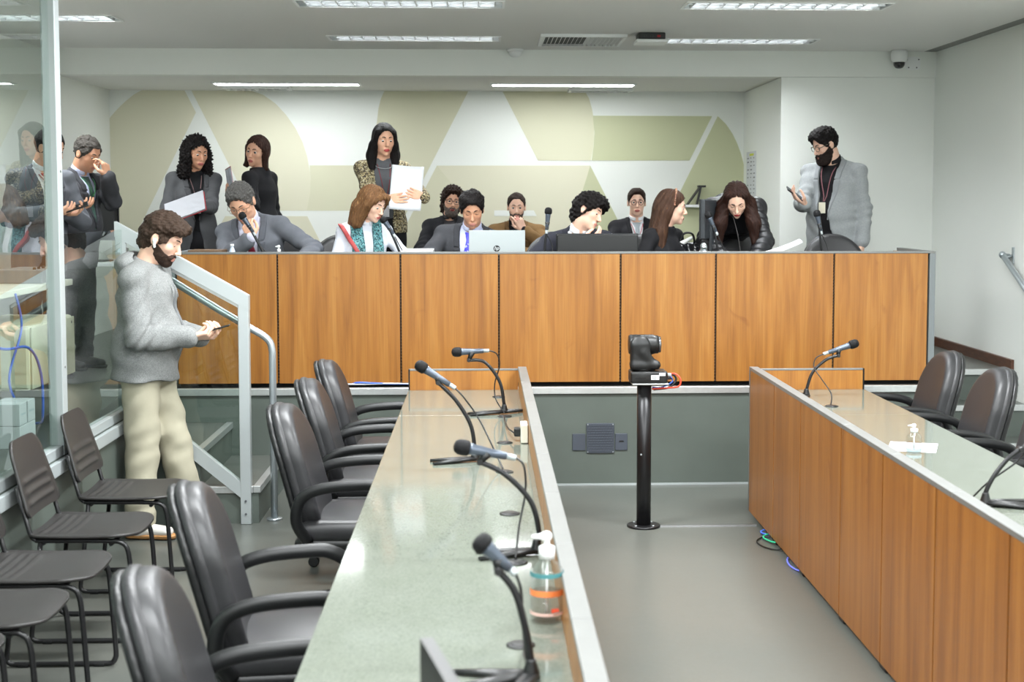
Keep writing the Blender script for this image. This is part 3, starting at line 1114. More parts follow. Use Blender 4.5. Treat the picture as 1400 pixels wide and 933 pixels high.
floor_desk('long granite-topped desk running from the frame bottom to the dais', -0.435, 0.25, 1,
           (8.26, 7.56, 6.92, 6.12, 5.47, 4.82, 4.0, 3.3, 2.6, 1.9, 1.3), 8.28, 1.3, (0.0, 5.0, 0.0))
floor_desk('wood-fronted granite desk on the far side of the open floor from the pole camera', 1.56, 2.23, -1,
           (8.21, 7.52, 6.88, 6.09, 5.44, 4.79, 4.1, 3.45, 2.7, 2.0, 1.3), 8.22, 1.3, (1.9, 5.0, 0.0))

grom_n = 0
for (x, y) in ((0.087, 7.944), (0.109, 7.209), (0.097, 6.417), (0.086, 5.717), (0.092, 4.944), (0.097, 4.264), (0.091, 3.457), (1.867, 7.5)):
    t = thing('cable_grommet', ['black cable grommet in granite at the far end of the long desk', 'black cable grommet with cord beside the farthest desk microphone', 'open black cable grommet in granite below the white socket box',
                                'black cable grommet by the second microphone cord', 'black cable grommet in granite between two desk microphones', 'black cable grommet with cord behind the pump bottle',
                                'black cable grommet in granite between pump bottle and frame bottom', 'black cable grommet with cord on the wood-fronted desk'][grom_n], 'grommet', (x, y, 0.75), 0, 'desk cable grommets')
    lathe('rim', [(0.036, 0.0), (0.036, 0.003), (0.03, 0.005)], BLACK, t)
    lathe('cover', [(0.026, 0.004), (0.026, 0.0065), (0.02, 0.007)], SATIN, t)
    grom_n += 1

# ------------------------------------------------------------------ chairs
def arch_outline(w, h, rt, rb):
    """2D signed distance of a rounded panel: centre x=0, z 0..h"""
    def f(x, z):
        zc = z - h / 2
        r = np.where(zc > 0, rt, rb)
        X = np.abs(x) - w / 2 + r
        Z = np.abs(zc) - h / 2 + r
        return np.sqrt(np.maximum(X, 0) ** 2 + np.maximum(Z, 0) ** 2) + np.minimum(np.maximum(X, Z), 0) - r
    return f


def p_panel(w, h, rt, rb, yc, half, rnd, z0, lean, curve):
    """upright cushion facing -y: panel leaning back by slope 'lean', bowed by 'curve'"""
    fo = arch_outline(w, h, rt, rb)

    def f(x, y, z):
        yy = y - yc - lean * (z - z0) + curve * (x ** 2)
        d2 = fo(x, z - z0)
        X = d2 + rnd
        Y = np.abs(yy) - half + rnd
        return np.sqrt(np.maximum(X, 0) ** 2 + np.maximum(Y, 0) ** 2) + np.minimum(np.maximum(X, Y), 0) - rnd
    e = abs(lean) * h + abs(curve) * w * w / 4
    return (f, V3(-w / 2, yc - half - e, z0), V3(w / 2, yc + half + e, z0 + h))


def make_armchair(label):
    """swivel armchair, local front = -y"""
    t = thing('office_armchair', label, 'chair', (0, 0, 0), 0, 'grey swivel armchairs')
    sdf_obj('seat', [U(p_box((0, -0.02, 0.44), (0.25, 0.245, 0.05), 0.045)), U(p_ell((0, -0.05, 0.47), (0.2, 0.2, 0.04)), 0.02), U(p_cone((-0.2, -0.24, 0.43), (0.2, -0.24, 0.43), 0.045, 0.045), 0.02)], 0.011, LEATHER, t)
    sdf_obj('seat_shell', [U(p_box((0, 0.0, 0.385), (0.245, 0.235, 0.03), 0.028))], 0.012, BLACK, t)
    sdf_obj('backrest', [U(p_panel(0.47, 0.53, 0.225, 0.12, 0.165, 0.045, 0.032, 0.43, 0.27, 0.4))], 0.011, LEATHER, t)
    sdf_obj('welt', [U(p_panel(0.482, 0.542, 0.231, 0.13, 0.19, 0.022, 0.02, 0.424, 0.27, 0.4))], 0.009, LEATHER, t)
    sdf_obj('back_shell', [U(p_panel(0.465, 0.535, 0.222, 0.13, 0.222, 0.016, 0.014, 0.42, 0.27, 0.4))], 0.011, BLACK, t)
    for s in (-1, 1):
        pts = catmull([(s * 0.25, 0.17, 0.40), (s * 0.29, 0.215, 0.50), (s * 0.3, 0.19, 0.6), (s * 0.3, 0.1, 0.642), (s * 0.3, -0.06, 0.655), (s * 0.3, -0.13, 0.648), (s * 0.3, -0.19, 0.605), (s * 0.295, -0.205, 0.52), (s * 0.26, -0.17, 0.40)], 6)
        tube('armrest', pts, 0.025, BLACK, t, 10, 0.75, (1, 0, 0))
    lathe('gas_column', [(0.032, 0.1), (0.032, 0.24), (0.02, 0.245), (0.02, 0.36)], BLACKM, t)
    box('tilt_mechanism', (-0.09, -0.1, 0.33), (0.09, 0.12, 0.365), BLACK, t, 0.01)
    for k in range(5):
        a = R_(90 + 72 * k)
        c, s = math.cos(a), math.sin(a)
        tube('base_leg', [(c * 0.02, s * 0.02, 0.115), (c * 0.15, s * 0.15, 0.105), (c * 0.29, s * 0.29, 0.08)], [0.03, 0.026, 0.018], BLACK, t, 8, 0.8)
        o = lathe('caster', [(0.022, -0.022), (0.028, -0.016), (0.028, 0.016), (0.022, 0.022)], BLACK, t, (c * 0.29, s * 0.29, 0.0285), (R_(90), 0, a), 14)
    return t


CH = [((-0.57, 7.98), 91, 'grey swivel armchair at the long granite desk, first from the dais'),
      ((-0.57, 7.15), 92, 'grey swivel armchair at the long granite desk, second from the dais'),
      ((-0.57, 6.24), 89, 'grey swivel armchair at the long granite desk, third from the dais with a caster showing'),
      ((-0.62, 4.52), 96, 'grey swivel armchair at the long desk, fourth from the dais, both armrests showing'),
      ((-0.52, 3.46), 97, 'grey swivel armchair cut off by the frame bottom beside the long desk'),
      ((2.45, 8.27), -90, 'grey swivel armchair behind the wood-fronted desk, nearer the dais'),
      ((2.45, 7.45), -92, 'grey swivel armchair behind the wood-fronted desk, cut by the frame edge'),
      ((2.45, 6.6), -90, 'grey swivel armchair behind the wood-fronted desk, only its armrest in frame')]
chair0 = None
for (p, r, lab) in CH:
    if chair0 is None:
        chair0 = make_armchair(lab)
        chair0.location = (p[0], p[1], 0)
        chair0.rotation_euler = (0, 0, R_(r))
    else:
        copy_thing(chair0, (p[0], p[1], 0), r, lab)
DCH = [((-1.52, 10.28), 0, 'grey armchair under the seated grey-suited man on the dais'),
       ((-0.99, 10.3), 8, 'grey armchair behind the seated woman with teal scarf'),
       ((-0.2, 10.3), -6, 'grey armchair behind the seated man with blue tie'),
       ((0.57, 10.3), 6, 'grey armchair behind the curly dark-haired seated man'),
       ((1.2, 10.3), 10, 'grey armchair under the seated woman with headband'),
       ((1.93, 10.18), 0, 'empty grey armchair in front of the bending woman in puffer jacket'),
       ((2.6, 10.2), 0, 'empty grey armchair in front of the bearded man in light grey jacket')]
for (p, r, lab) in DCH:
    copy_thing(chair0, (p[0], p[1], PZ), r, lab, 'grey armchairs on the dais')
for (p, lab) in (((-0.3, 12.85), 'grey armchair under the open-mouthed man by the back wall'), ((0.3, 12.85), 'grey armchair under the man in brown jacket by the back wall'), ((1.38, 12.85), 'grey armchair under the young man with round glasses by the back wall')):
    copy_thing(chair0, (p[0], p[1], PZ), 0, lab, 'grey armchairs on the dais')


def bm_shell(bm, fn, nu, nv, th):
    """closed thin shell from fn(u,v)->point,normal for u,v in 0..1"""
    A, B = [], []
    for i in range(nu + 1):
        ra, rb = [], []
        for j in range(nv + 1):
            p, nn = fn(i / nu, j / nv)
            ra.append(bm.verts.new(Vector(p) + Vector(nn) * th / 2))
            rb.append(bm.verts.new(Vector(p) - Vector(nn) * th / 2))
        A.append(ra)
        B.append(rb)
    def quad(a, b, c, d):
        f = bm.faces.new((a, b, c, d))
        f.smooth = True
    for i in range(nu):
        for j in range(nv):
            quad(A[i][j], A[i + 1][j], A[i + 1][j + 1], A[i][j + 1])
            quad(B[i][j], B[i][j + 1], B[i + 1][j + 1], B[i + 1][j])
    for i in range(nu):
        quad(A[i][0], B[i][0], B[i + 1][0], A[i + 1][0])
        quad(A[i][nv], A[i + 1][nv], B[i + 1][nv], B[i][nv])
    for j in range(nv):
        quad(A[0][j], A[0][j + 1], B[0][j + 1], B[0][j])
        quad(A[nu][j], B[nu][j], B[nu][j + 1], A[nu][j + 1])
    bmesh.ops.recalc_face_normals(bm, faces=bm.faces)


def squircle(u, v, n=5.0):
    """unit square -1..1 mapped onto a rounded square"""
    a, b = 2 * u - 1, 2 * v - 1
    m = max(abs(a), abs(b))
    if m < 1e-6:
        return 0.0, 0.0
    l = (abs(a / m) ** n + abs(b / m) ** n) ** (1.0 / n)
    return a / l, b / l


def make_visitor_chair(label):
    t = thing('visitor_chair', label, 'chair', (0, 0, 0), 0, 'dark plastic visitor chairs')

    def hw(t, W, L, r0, r1):
        """half width of a rounded panel at t in -L..L (r0 at the -L end, r1 at the +L end)"""
        r, e = (r1, L - t) if t > 0 else (r0, L + t)
        return W if e >= r else W - r + math.sqrt(max(r * r - (r - e) ** 2, 0.0))

    def ease(v):
        return -math.cos(v * math.pi)

    def seat(u, v):
        a = 2 * u - 1
        t = ease(v) * 0.222
        x = a * hw(t, 0.23, 0.223, 0.05, 0.11)
        y = -t
        z = 0.452 + 0.010 * a * a - 0.03 * max(0.0, t / 0.223 - 0.6) ** 2 * 2 - 0.006 * math.cos(min(1, abs(y / 0.2)) * 1.5)
        e = max(0.0, 1 - max(0.0, abs(x) - 0.16) / 0.03)
        for k in range(4):
            z += 0.007 * math.exp(-((y - 0.065 - 0.036 * k) / 0.008) ** 2) * e
        return (x, y, z), (0, 0, 1)

    def back(u, v):
        a = 2 * u - 1
        t = ease(v) * 0.155
        z = 0.685 + t
        x = a * (hw(t, 0.222, 0.156, 0.04, 0.07) - 0.14 * (t + 0.15))
        y = 0.215 + 0.28 * (z - 0.5) - 0.3 * x * x
        e = max(0.0, 1 - max(0.0, abs(x) - 0.15) / 0.02)
        for k in range(3):
            y -= 0.009 * math.exp(-((z - 0.578 - 0.045 * k) / 0.010) ** 2) * e
        return (x, y, z), (0, -1, 0.25)
    bm = bmesh.new()
    bm_shell(bm, seat, 22, 64, 0.012)
    bm_obj('seat', bm, SHELL, t)
    bm = bmesh.new()
    bm_shell(bm, back, 22, 64, 0.012)
    bm_obj('backrest', bm, SHELL, t)
    for s in (-1, 1):
        x = s * 0.2
        tube('side_frame', [(x, 0.263, 0.66), (x, 0.214, 0.475)] + catmull([(x, 0.205, 0.452), (x, 0.19, 0.441), (x, 0.16, 0.437), (x, -0.1, 0.434), (x, -0.165, 0.425), (x, -0.19, 0.39), (x, -0.2, 0.3)], 5) + [(x, -0.215, 0.06)] + catmull([(x, -0.215, 0.04), (x, -0.2, 0.014), (x, -0.16, 0.011)], 4) + [(x, 0.18, 0.011)] + catmull([(x, 0.2, 0.013), (x, 0.215, 0.03), (x, 0.21, 0.08)], 4) + [(x, 0.17, 0.43)], 0.0105, SATIN, t, 8)
    tube('cross_bar', [(-0.2, 0.16, 0.425), (0.2, 0.16, 0.425)], 0.009, SATIN, t, 8)
    tube('cross_bar', [(-0.2, -0.12, 0.42), (0.2, -0.12, 0.42)], 0.009, SATIN, t, 8)
    for s in (-1, 1):
        for y in (-0.15, 0.15):
            box('glide', (s * 0.2 - 0.012, y - 0.02, 0.0), (s * 0.2 + 0.012, y + 0.02, 0.014), BLACK, t, 0.003)
    return t


VC = [((-1.685, 6.88), 'dark ribbed visitor chair by the partition, first from the man in hoodie'),
      ((-1.675, 6.12), 'dark ribbed visitor chair by the partition, second from the man in hoodie'),
      ((-1.680, 5.42), 'dark ribbed visitor chair by the partition, third in the row with back partly in frame'),
      ((-1.685, 4.86), 'dark visitor chair by the partition, fourth in the row, only its seat in frame'),
      ((-1.745, 4.36), 'dark visitor chair by the partition, just its seat front in the frame corner')]
vc0 = None
for (p, lab) in VC:
    if vc0 is None:
        vc0 = make_visitor_chair(lab)
        vc0.location = (p[0], p[1], 0)
        vc0.rotation_euler = (0, 0, R_(90))
    else:
        copy_thing(vc0, (p[0], p[1], 0), 90, lab)

# ------------------------------------------------------------------ pole camera
pc = thing('camera_pole', 'black floor pole with round foot plate carrying the robotic camera', 'pole', (0.91, 7.96, 0))
lathe('foot_plate', [(0.095, 0.0), (0.095, 0.01), (0.09, 0.013)], BLACKM, pc, seg=28)
lathe('post', [(0.041, 0.012), (0.041, 0.82)], BLACKM, pc, seg=24)
box('top_plate', (-0.075, -0.075, 0.82), (0.13, 0.075, 0.828), ALU, pc, 0.002)
for a in range(4):
    lathe('screw', [(0.007, 0.0), (0.007, 0.005)], SILVER, pc, (0.07 * math.cos(R_(45 + 90 * a)), 0.07 * math.sin(R_(45 + 90 * a)), 0.012), seg=8)
lathe('rivet', [(0.005, 0.0), (0.005, 0.003)], SILVER, pc, (-0.02, -0.036, 0.42), (R_(90), 0, 0), 8)
rc_ = thing('ptz_camera', 'black robotic video camera with round lens on the floor pole', 'camera', (0.91, 7.96, 0.828))
sdf_obj('base', [U(p_box((0.02, 0, 0.034), (0.105, 0.075, 0.034), 0.012)), U(p_cone((-0.01, 0, 0.03), (-0.01, 0, 0.035), 0.078, 0.078), 0.01)], 0.005, BLACK, rc_, cuts=[lambda x, y, z: np.abs(z - 0.034) - 0.034 + 0 * x + 0 * y])
lathe('turntable', [(0.07, 0.068), (0.07, 0.085), (0.066, 0.09)], BLACK, rc_, (-0.01, 0, 0), seg=28)
sdf_obj('yoke', [U(p_box((-0.03, -0.048, 0.155), (0.054, 0.022, 0.08), 0.02)), U(p_ell((-0.03, -0.048, 0.215), (0.056, 0.026, 0.056)), 0.015), U(p_box((0.0, -0.008, 0.1), (0.082, 0.062, 0.02), 0.018), 0.02), U(p_cone((-0.01, -0.048, 0.17), (0.06, -0.045, 0.105), 0.02, 0.016), 0.03), U(p_box((-0.03, 0.07, 0.15), (0.045, 0.014, 0.07), 0.012), 0.02)], 0.0045, BLACK, rc_)
lathe('camera_head', [(0.05, -0.088), (0.057, -0.078), (0.057, 0.045), (0.052, 0.06), (0.052, 0.078)], BLACK, rc_, (0.0, 0.015, 0.212), (0, R_(90), 0), 28)
lathe('lens_ring', [(0.046, 0.0), (0.046, 0.014), (0.036, 0.014)], M('lens_chrome', C(120, 122, 126), 0.25, 0.8), rc_, (0.078, 0.015, 0.212), (0, R_(90), 0), 28)
lathe('lens', [(0.034, 0.0), (0.03, 0.006), (0.012, 0.011)], M('lens_glass', C(70, 56, 36), 0.06, coat=1.0), rc_, (0.087, 0.015, 0.212), (0, R_(90), 0), 24)
box('white_label', (0.03, -0.0775, 0.022), (0.075, -0.076, 0.048), WHITE, rc_)
box('white_label', (0.075, -0.0765, 0.044), (0.11, -0.0752, 0.06), WHITE, rc_)
bm = bmesh.new()
for k in range(5):
    bm_box(bm, (0.034, -0.0782, 0.025 + k * 0.0045), (0.06 + 0.002 * (k % 3), -0.0774, 0.027 + k * 0.0045))
bm_obj('label_print', bm, INK, rc_)
box('cable_slot', (-0.06, -0.0795, 0.03), (0.0, -0.0755, 0.036), VOID, rc_)
tube('video_cable', catmull([(0.125, -0.02, 0.045), (0.17, -0.03, 0.05), (0.2, -0.04, 0.02), (0.19, -0.04, -0.02), (0.13, -0.03, -0.03), (0.04, -0.03, -0.035)], 6), 0.005, ORANGEC, rc_, 8)
tube('power_cable', catmull([(0.125, 0.0, 0.04), (0.165, 0.0, 0.04), (0.18, 0.0, 0.01), (0.14, -0.01, -0.03), (0.05, -0.02, -0.04)], 6), 0.006, BLACK, rc_, 8)
tube('data_cable', catmull([(0.125, 0.02, 0.035), (0.15, 0.02, 0.03), (0.16, 0.01, 0.0), (0.1, 0.0, -0.03), (0.045, 0.0, -0.03)], 6), 0.004, BLUEC, rc_, 8)
for z in (0.025, 0.045):
    box('plug', (0.12, -0.035, z - 0.008), (0.15, -0.01, z + 0.008), SILVER if z > 0.03 else BLACK, rc_, 0.003)
fc = thing('floor_cable', 'grey cable duct lying on the floor from pole to desk', 'cable', (1.0, 7.95, 0))
prism('duct', [(-0.02, 0.0), (0.02, 0.0), (0.012, 0.009), (-0.012, 0.009)], 'x', 0.0, 0.555, M('cable_duct_grey', C(84, 86, 85), 0.5), fc)

tag(tube('loose_cable', [Vector(p) for p in catmull([(1.6, 7.62, 0.02), (1.53, 7.64, 0.008), (1.48, 7.55, 0.006), (1.5, 7.42, 0.006), (1.56, 7.36, 0.008), (1.62, 7.4, 0.02)], 6)], 0.004, BLACK), 'black cable loop spilling from under the wood-fronted desk', 'cable')
tag(tube('loose_cable', [Vector(p) for p in catmull([(1.6, 7.7, 0.02), (1.545, 7.66, 0.012), (1.53, 7.6, 0.012), (1.56, 7.5, 0.014), (1.62, 7.46, 0.02)], 6)], 0.005, GREENC), 'green cable poking from under the wood-fronted desk corner', 'cable')
tag(tube('loose_cable', [Vector(p) for p in catmull([(1.6, 7.8, 0.02), (1.545, 7.76, 0.012), (1.55, 7.7, 0.012), (1.6, 7.66, 0.015)], 6)], 0.005, BLUEC), 'short blue cable under the wood-fronted desk by the green one', 'cable')
tag(tube('loose_cable', [Vector(p) for p in catmull([(1.62, 7.2, 0.02), (1.57, 7.18, 0.008), (1.55, 7.05, 0.006), (1.57, 6.93, 0.008), (1.62, 6.88, 0.02)], 6)], 0.005, M('violet_cable', C(110, 120, 220), 0.45)), 'violet blue cable under the wood-fronted desk, farther along from the corner', 'cable')
tag(tube('loose_cable', [Vector(p) for p in catmull([(1.62, 4.98, 0.02), (1.55, 4.97, 0.007), (1.53, 4.9, 0.006), (1.57, 4.84, 0.008), (1.62, 4.83, 0.02)], 6)], 0.005, BLACK), 'black cable loop by a desk foot near the frame bottom', 'cable')
for k, (m, dz) in enumerate(((PAPER, 0.0), (BLUEC, 0.012))):
    tag(tube('loose_cable', [Vector(p) for p in catmull([(-0.95 + 0.1 * k, 9.215, 0.664), (-0.8, 9.19 - 0.005 * k, 0.665 + dz), (-0.65, 9.195, 0.668), (-0.45, 9.21, 0.664)], 6)], 0.006, m), ['white cable lying under the dais desk panels', 'blue cable lying under the dais desk panels'][k], 'cable')
# ------------------------------------------------------------------ microphones
def mic_on(parent, g, c, L, scale=1.0):
    """handheld microphone between grille tip g and connector end c (world), parent offset L"""
    g = Vector(g) - L
    c = Vector(c) - L
    d = (g - c)
    n = d.length
    k = n / 0.2
    rot = Vector((0, 0, 1)).rotation_difference(d.normalized()).to_euler()
    R = scale
    lathe('mic_body', [(0.0095 * R, 0.03 * k), (0.012 * R, 0.032 * k), (0.0135 * R, 0.08 * k), (0.0175 * R, 0.14 * k), (0.019 * R, 0.15 * k)], MICBODY, parent, c, rot, 16)
    lathe('connector', [(0.0085 * R, 0.0), (0.0095 * R, 0.003 * k), (0.0095 * R, 0.03 * k)], SILVER, parent, c, rot, 14)
    lathe('grille', [(0.019 * R, 0.15 * k), (0.0245 * R, 0.156 * k), (0.0255 * R, 0.168 * k), (0.0245 * R, 0.185 * k), (0.018 * R, 0.197 * k), (0.006 * R, 0.202 * k)], GRILLE, parent, c, rot, 18)
    return rot


def desk_mic(label, g, c, clip, goose, base, legdir, cable=None, sc=1.0, legs=True):
    t = thing('microphone', label, 'microphone', base, 0, 'gooseneck stand microphones')
    L = Vector(base)
    mic_on(t, g, c, L, sc)
    cl = Vector(clip) - L
    mid = (Vector(g) * 0.45 + Vector(c) * 0.55) - L
    tube('clip', [cl, cl * 0.6 + mid * 0.4, mid], [0.011, 0.012, 0.017], BLACK, t, 10)
    lathe('clip_knob', [(0.008, -0.018), (0.01, -0.015), (0.01, 0.015), (0.008, 0.018)], SATIN, t, cl, (R_(90), 0, 0), 10)
    tube('gooseneck', catmull([cl] + [Vector(p) - L for p in goose] + [Vector((0, 0, 0.025))], 7), 0.0085, BLACKM, t, 10)
    lathe('stand_socket', [(0.022, 0.006), (0.02, 0.018), (0.012, 0.045), (0.0115, 0.05)], BLACK, t, seg=14)
    if legs:
        for a in legdir:
            v = Vector((math.cos(R_(a)), math.sin(R_(a)), 0))
            tube('stand_leg', [(0, 0, 0.014), v * 0.1 + Vector((0, 0, 0.011)), v * 0.19 + Vector((0, 0, 0.006))], [0.022, 0.018, 0.012], BLACK, t, 10, 0.45, (0, 0, 1))
    if cable:
        tube('cable', catmull([Vector(p) - L for p in cable], 8), 0.0035, SATIN, t, 6)
    return t


T0 = 0.755
desk_mic('gooseneck microphone at the dais end of the long desk, head level', (-0.161, 7.3, 1.072), (0.031, 7.3, 1.08), (-0.074, 7.3, 1.031), [(0.008, 7.3, 1.02), (0.083, 7.3, 0.922), (0.106, 7.3, 0.81)], (0.108, 7.3, 0.75), (184, 202, 30),
         [(0.031, 7.3, 1.08), (0.07, 7.32, 1.06), (0.085, 7.34, 1.0), (0.06, 7.37, 0.9), (0.065, 7.36, 0.82), (0.109, 7.26, 0.76)])
desk_mic('gooseneck microphone tilted up above the long desk, second from the dais', (-0.282, 5.96, 1.169), (-0.117, 5.96, 1.062), (-0.19, 5.96, 1.087), [(-0.117, 5.96, 1.013), (-0.055, 5.96, 0.909), (-0.037, 5.96, 0.81)], (-0.035, 5.96, 0.75), (180, 204),
         [(-0.117, 5.96, 1.062), (-0.08, 5.96, 1.02), (-0.02, 5.98, 0.93), (0.04, 5.9, 0.82), (0.08, 5.75, 0.757)])
desk_mic('gooseneck microphone with long bent neck beside the pump bottle', (-0.09, 4.36, 1.095), (0.101, 4.36, 1.055), (-0.011, 4.36, 1.044), [(0.067, 4.36, 1.004), (0.146, 4.36, 0.919), (0.172, 4.36, 0.82)], (0.165, 4.36, 0.75), (172, 200),
         [(0.101, 4.36, 1.055), (0.125, 4.36, 1.03), (0.13, 4.36, 0.95), (0.11, 4.33, 0.85), (0.097, 4.28, 0.757)])
desk_mic('gooseneck microphone closest to the frame bottom on the long desk', (-0.016, 3.2, 1.083), (0.073, 3.2, 0.998), (0.033, 3.2, 1.007), [(0.071, 3.2, 0.957), (0.096, 3.2, 0.867), (0.107, 3.2, 0.80)], (0.108, 3.2, 0.75), (200, 250, 165),
         [(0.073, 3.2, 0.998), (0.085, 3.2, 0.96), (0.09, 3.21, 0.87), (0.098, 3.23, 0.79), (0.095, 3.38, 0.757)])
desk_mic('gooseneck microphone on the wood-fronted desk by its end board', (2.1, 7.85, 1.059), (1.902, 7.85, 0.994), (1.987, 7.85, 0.986), [(1.918, 7.85, 0.962), (1.845, 7.85, 0.893), (1.815, 7.85, 0.81)], (1.81, 7.85, 0.75), (120, 250),
         [(1.902, 7.85, 0.994), (1.86, 7.85, 0.97), (1.85, 7.84, 0.92), (1.88, 7.78, 0.86), (1.9, 7.65, 0.8), (1.868, 7.52, 0.757)])
desk_mic('gooseneck microphone cut by the frame edge on the wood-fronted desk', (2.045, 5.0, 1.014), (1.955, 5.0, 0.95), (1.934, 5.0, 0.957), [(1.89, 5.0, 0.924), (1.838, 5.0, 0.859), (1.81, 5.0, 0.8)], (1.81, 5.0, 0.75), (-8, 20, -25),
         [(1.955, 5.0, 0.95), (1.92, 5.02, 0.9), (1.84, 5.05, 0.83), (1.79, 5.08, 0.765)])
DT = 1.39
for (lab, g, c, clip, b) in (
        ('microphone on the dais held to the face of the grey-suited man', (-1.62, 9.6, 1.772), (-1.522, 9.6, 1.618), (-1.556, 9.6, 1.668), (-1.43, 9.6, DT)),
        ('microphone on the dais at the lips of the woman with teal scarf', (-0.677, 9.6, 1.742), (-0.588, 9.6, 1.608), (-0.622, 9.6, 1.652), (-0.53, 9.6, DT)),
        ('upright microphone on the dais between laptop and black monitor', (0.442, 9.55, 1.806), (0.427, 9.55, 1.63), (0.432, 9.55, 1.668), (0.425, 9.55, DT)),
        ('microphone on the dais before the bending woman in puffer jacket', (1.517, 9.6, 1.777), (1.591, 9.6, 1.618), (1.566, 9.6, 1.667), (1.61, 9.6, DT)),
        ('microphone on the dais before the bearded man in light grey jacket', (2.265, 9.6, 1.787), (2.305, 9.6, 1.623), (2.29, 9.6, 1.667), (2.32, 9.6, DT))):
    w = (Vector(c) * 0.5 + Vector(b) * 0.5)
    desk_mic(lab, g, c, clip, [(w.x - 0.01, w.y, w.z + 0.03)], b, (90, 210, 330), [c, (c[0] + 0.04, c[1] + 0.01, c[2] - 0.08), (b[0] + 0.05, b[1], 1.45), (b[0] + 0.16, b[1] + 0.02, 1.396)])

# ------------------------------------------------------------------ things on the desks
def pump_bottle(label, loc, h, r, liquid, band, rot=180):
    t = thing('pump_bottle', label, 'bottle', loc, rot)
    k = h / 0.2
    lathe('bottle', [(r * 0.9, 0.0), (r, 0.006), (r, 0.1 * k), (r * 0.93, 0.118 * k), (r * 0.45, 0.137 * k), (r * 0.4, 0.145 * k)], CLEAR, t, seg=24)
    lathe('liquid', [(r * 0.86, 0.004), (r * 0.95, 0.01), (r * 0.95, 0.068 * k)], liquid, t, seg=24)
    if band:
        for (z0, z1, m) in band:
            bm = bmesh.new()
            bm_lathe(bm, [(r * 1.01, z0 * k), (r * 1.01, z1 * k)], 24)
            bmesh.ops.delete(bm, geom=[f for f in bm.faces if len(f.verts) > 4 or f.calc_center_median().y < -r * 0.15], context='FACES_ONLY')
            bm_obj('label_band', bm, m, t)
    lathe('pump_collar', [(r * 0.48, 0.14 * k), (r * 0.48, 0.165 * k), (r * 0.3, 0.168 * k), (r * 0.16, 0.17 * k), (r * 0.16, 0.182 * k)], WHITE, t, seg=18)
    sdf_obj('pump_spout', [U(p_cone((0, 0, 0.188 * k), (0.8 * r, 0, 0.187 * k), 0.008 * k, 0.0045 * k)), U(p_ball((0, 0, 0.188 * k), 0.0105 * k))], 0.0022, WHITE, t)
    tube('dip_tube', [(0, 0, 0.012), (0, 0, 0.14 * k)], 0.003, WHITE, t, 6)
    return t


GEL = glass_mat('pink_sanitiser', (0.93, 0.86, 0.83, 1), 1.33, 0.05)
CLEARGEL = glass_mat('clear_gel', (0.9, 0.93, 0.94, 1), 1.33, 0.05)
pump_bottle('large clear pump bottle with orange and teal label on the long desk', (0.165, 3.66, 0.75), 0.24, 0.044, GEL, [(0.062, 0.075, M('orange_band', C(232, 128, 70), 0.5)), (0.103, 0.113, M('teal_band', C(70, 128, 132), 0.5)), (0.02, 0.026, M('pink_band', C(240, 200, 190), 0.5))])
tag(prism('label_patch', [(-0.01, -0.006), (0.01, -0.002), (0.008, 0.006), (-0.01, 0.004)], 'y', -0.0455, -0.0445, M('orange_red_print', C(226, 80, 50), 0.5), bpy.data.objects['pump_bottle'], (-0.02, 0, 0.04)))
bpy.data.objects['label_patch'].rotation_euler = (0, 0, R_(180))
pump_bottle('small clear pump bottle standing on paper on the wood-fronted desk', (1.885, 6.1, 0.752), 0.125, 0.033, CLEARGEL, [(0.01, 0.03, M('blue_orange_band', C(170, 190, 205), 0.5))])
pump_bottle('little white pump bottle on the dais before the grey-suited man', (-1.37, 9.62, DT), 0.165, 0.026, CLEARGEL, None)
t = thing('paper_sheet', 'white paper sheet under the small pump bottle', 'paper', (1.92, 6.23, 0.75), -20)
box('sheet', (-0.105, -0.12, 0.0), (0.105, 0.12, 0.0015), PAPER, t)
t = thing('socket_box', 'white socket box on the inner board of the long desk', 'socket', (0.19, 6.45, 0.752))
box('housing', (-0.02, -0.06, 0.0), (0.012, 0.06, 0.085), M('ivory_plastic', C(226, 226, 212), 0.4), t, 0.004)
box('plug', (-0.05, 0.0, 0.02), (-0.02, 0.05, 0.06), BLACK, t, 0.006)
tube('plug_cable', catmull([(-0.05, 0.03, 0.035), (-0.075, 0.2, 0.03), (-0.085, 0.5, 0.02), (-0.085, 0.72, 0.012)], 5), 0.004, BLACK, t, 6)

# screen in the very front
t = thing('monitor', 'dark thin screen on the long desk, cut by the frame bottom', 'monitor', (-0.065, 2.42, 0.75), 0)
bm = bmesh.new()
a, b = Vector((-0.042, 0.18, 0)), Vector((0.05, -0.24, 0))
dv = (b - a).normalized()
nv = Vector((-dv.y, dv.x, 0)) * 0.012
for z0, z1 in ((0.03, 0.29),):
    q = [bm.verts.new(p + Vector((0, 0, z))) for z in (z0, z1) for p in (a + nv, b + nv, b - nv, a - nv)]
    bm.faces.new(q[0:4][::-1])
    bm.faces.new(q[4:8])
    for i in range(4):
        bm.faces.new((q[i], q[(i + 1) % 4], q[4 + (i + 1) % 4], q[4 + i]))
bmesh.ops.recalc_face_normals(bm, faces=bm.faces)
bm_obj('screen', bm, BLACK, t)
lathe('stand', [(0.07, 0.0), (0.07, 0.008), (0.015, 0.012), (0.015, 0.06)], BLACK, t)

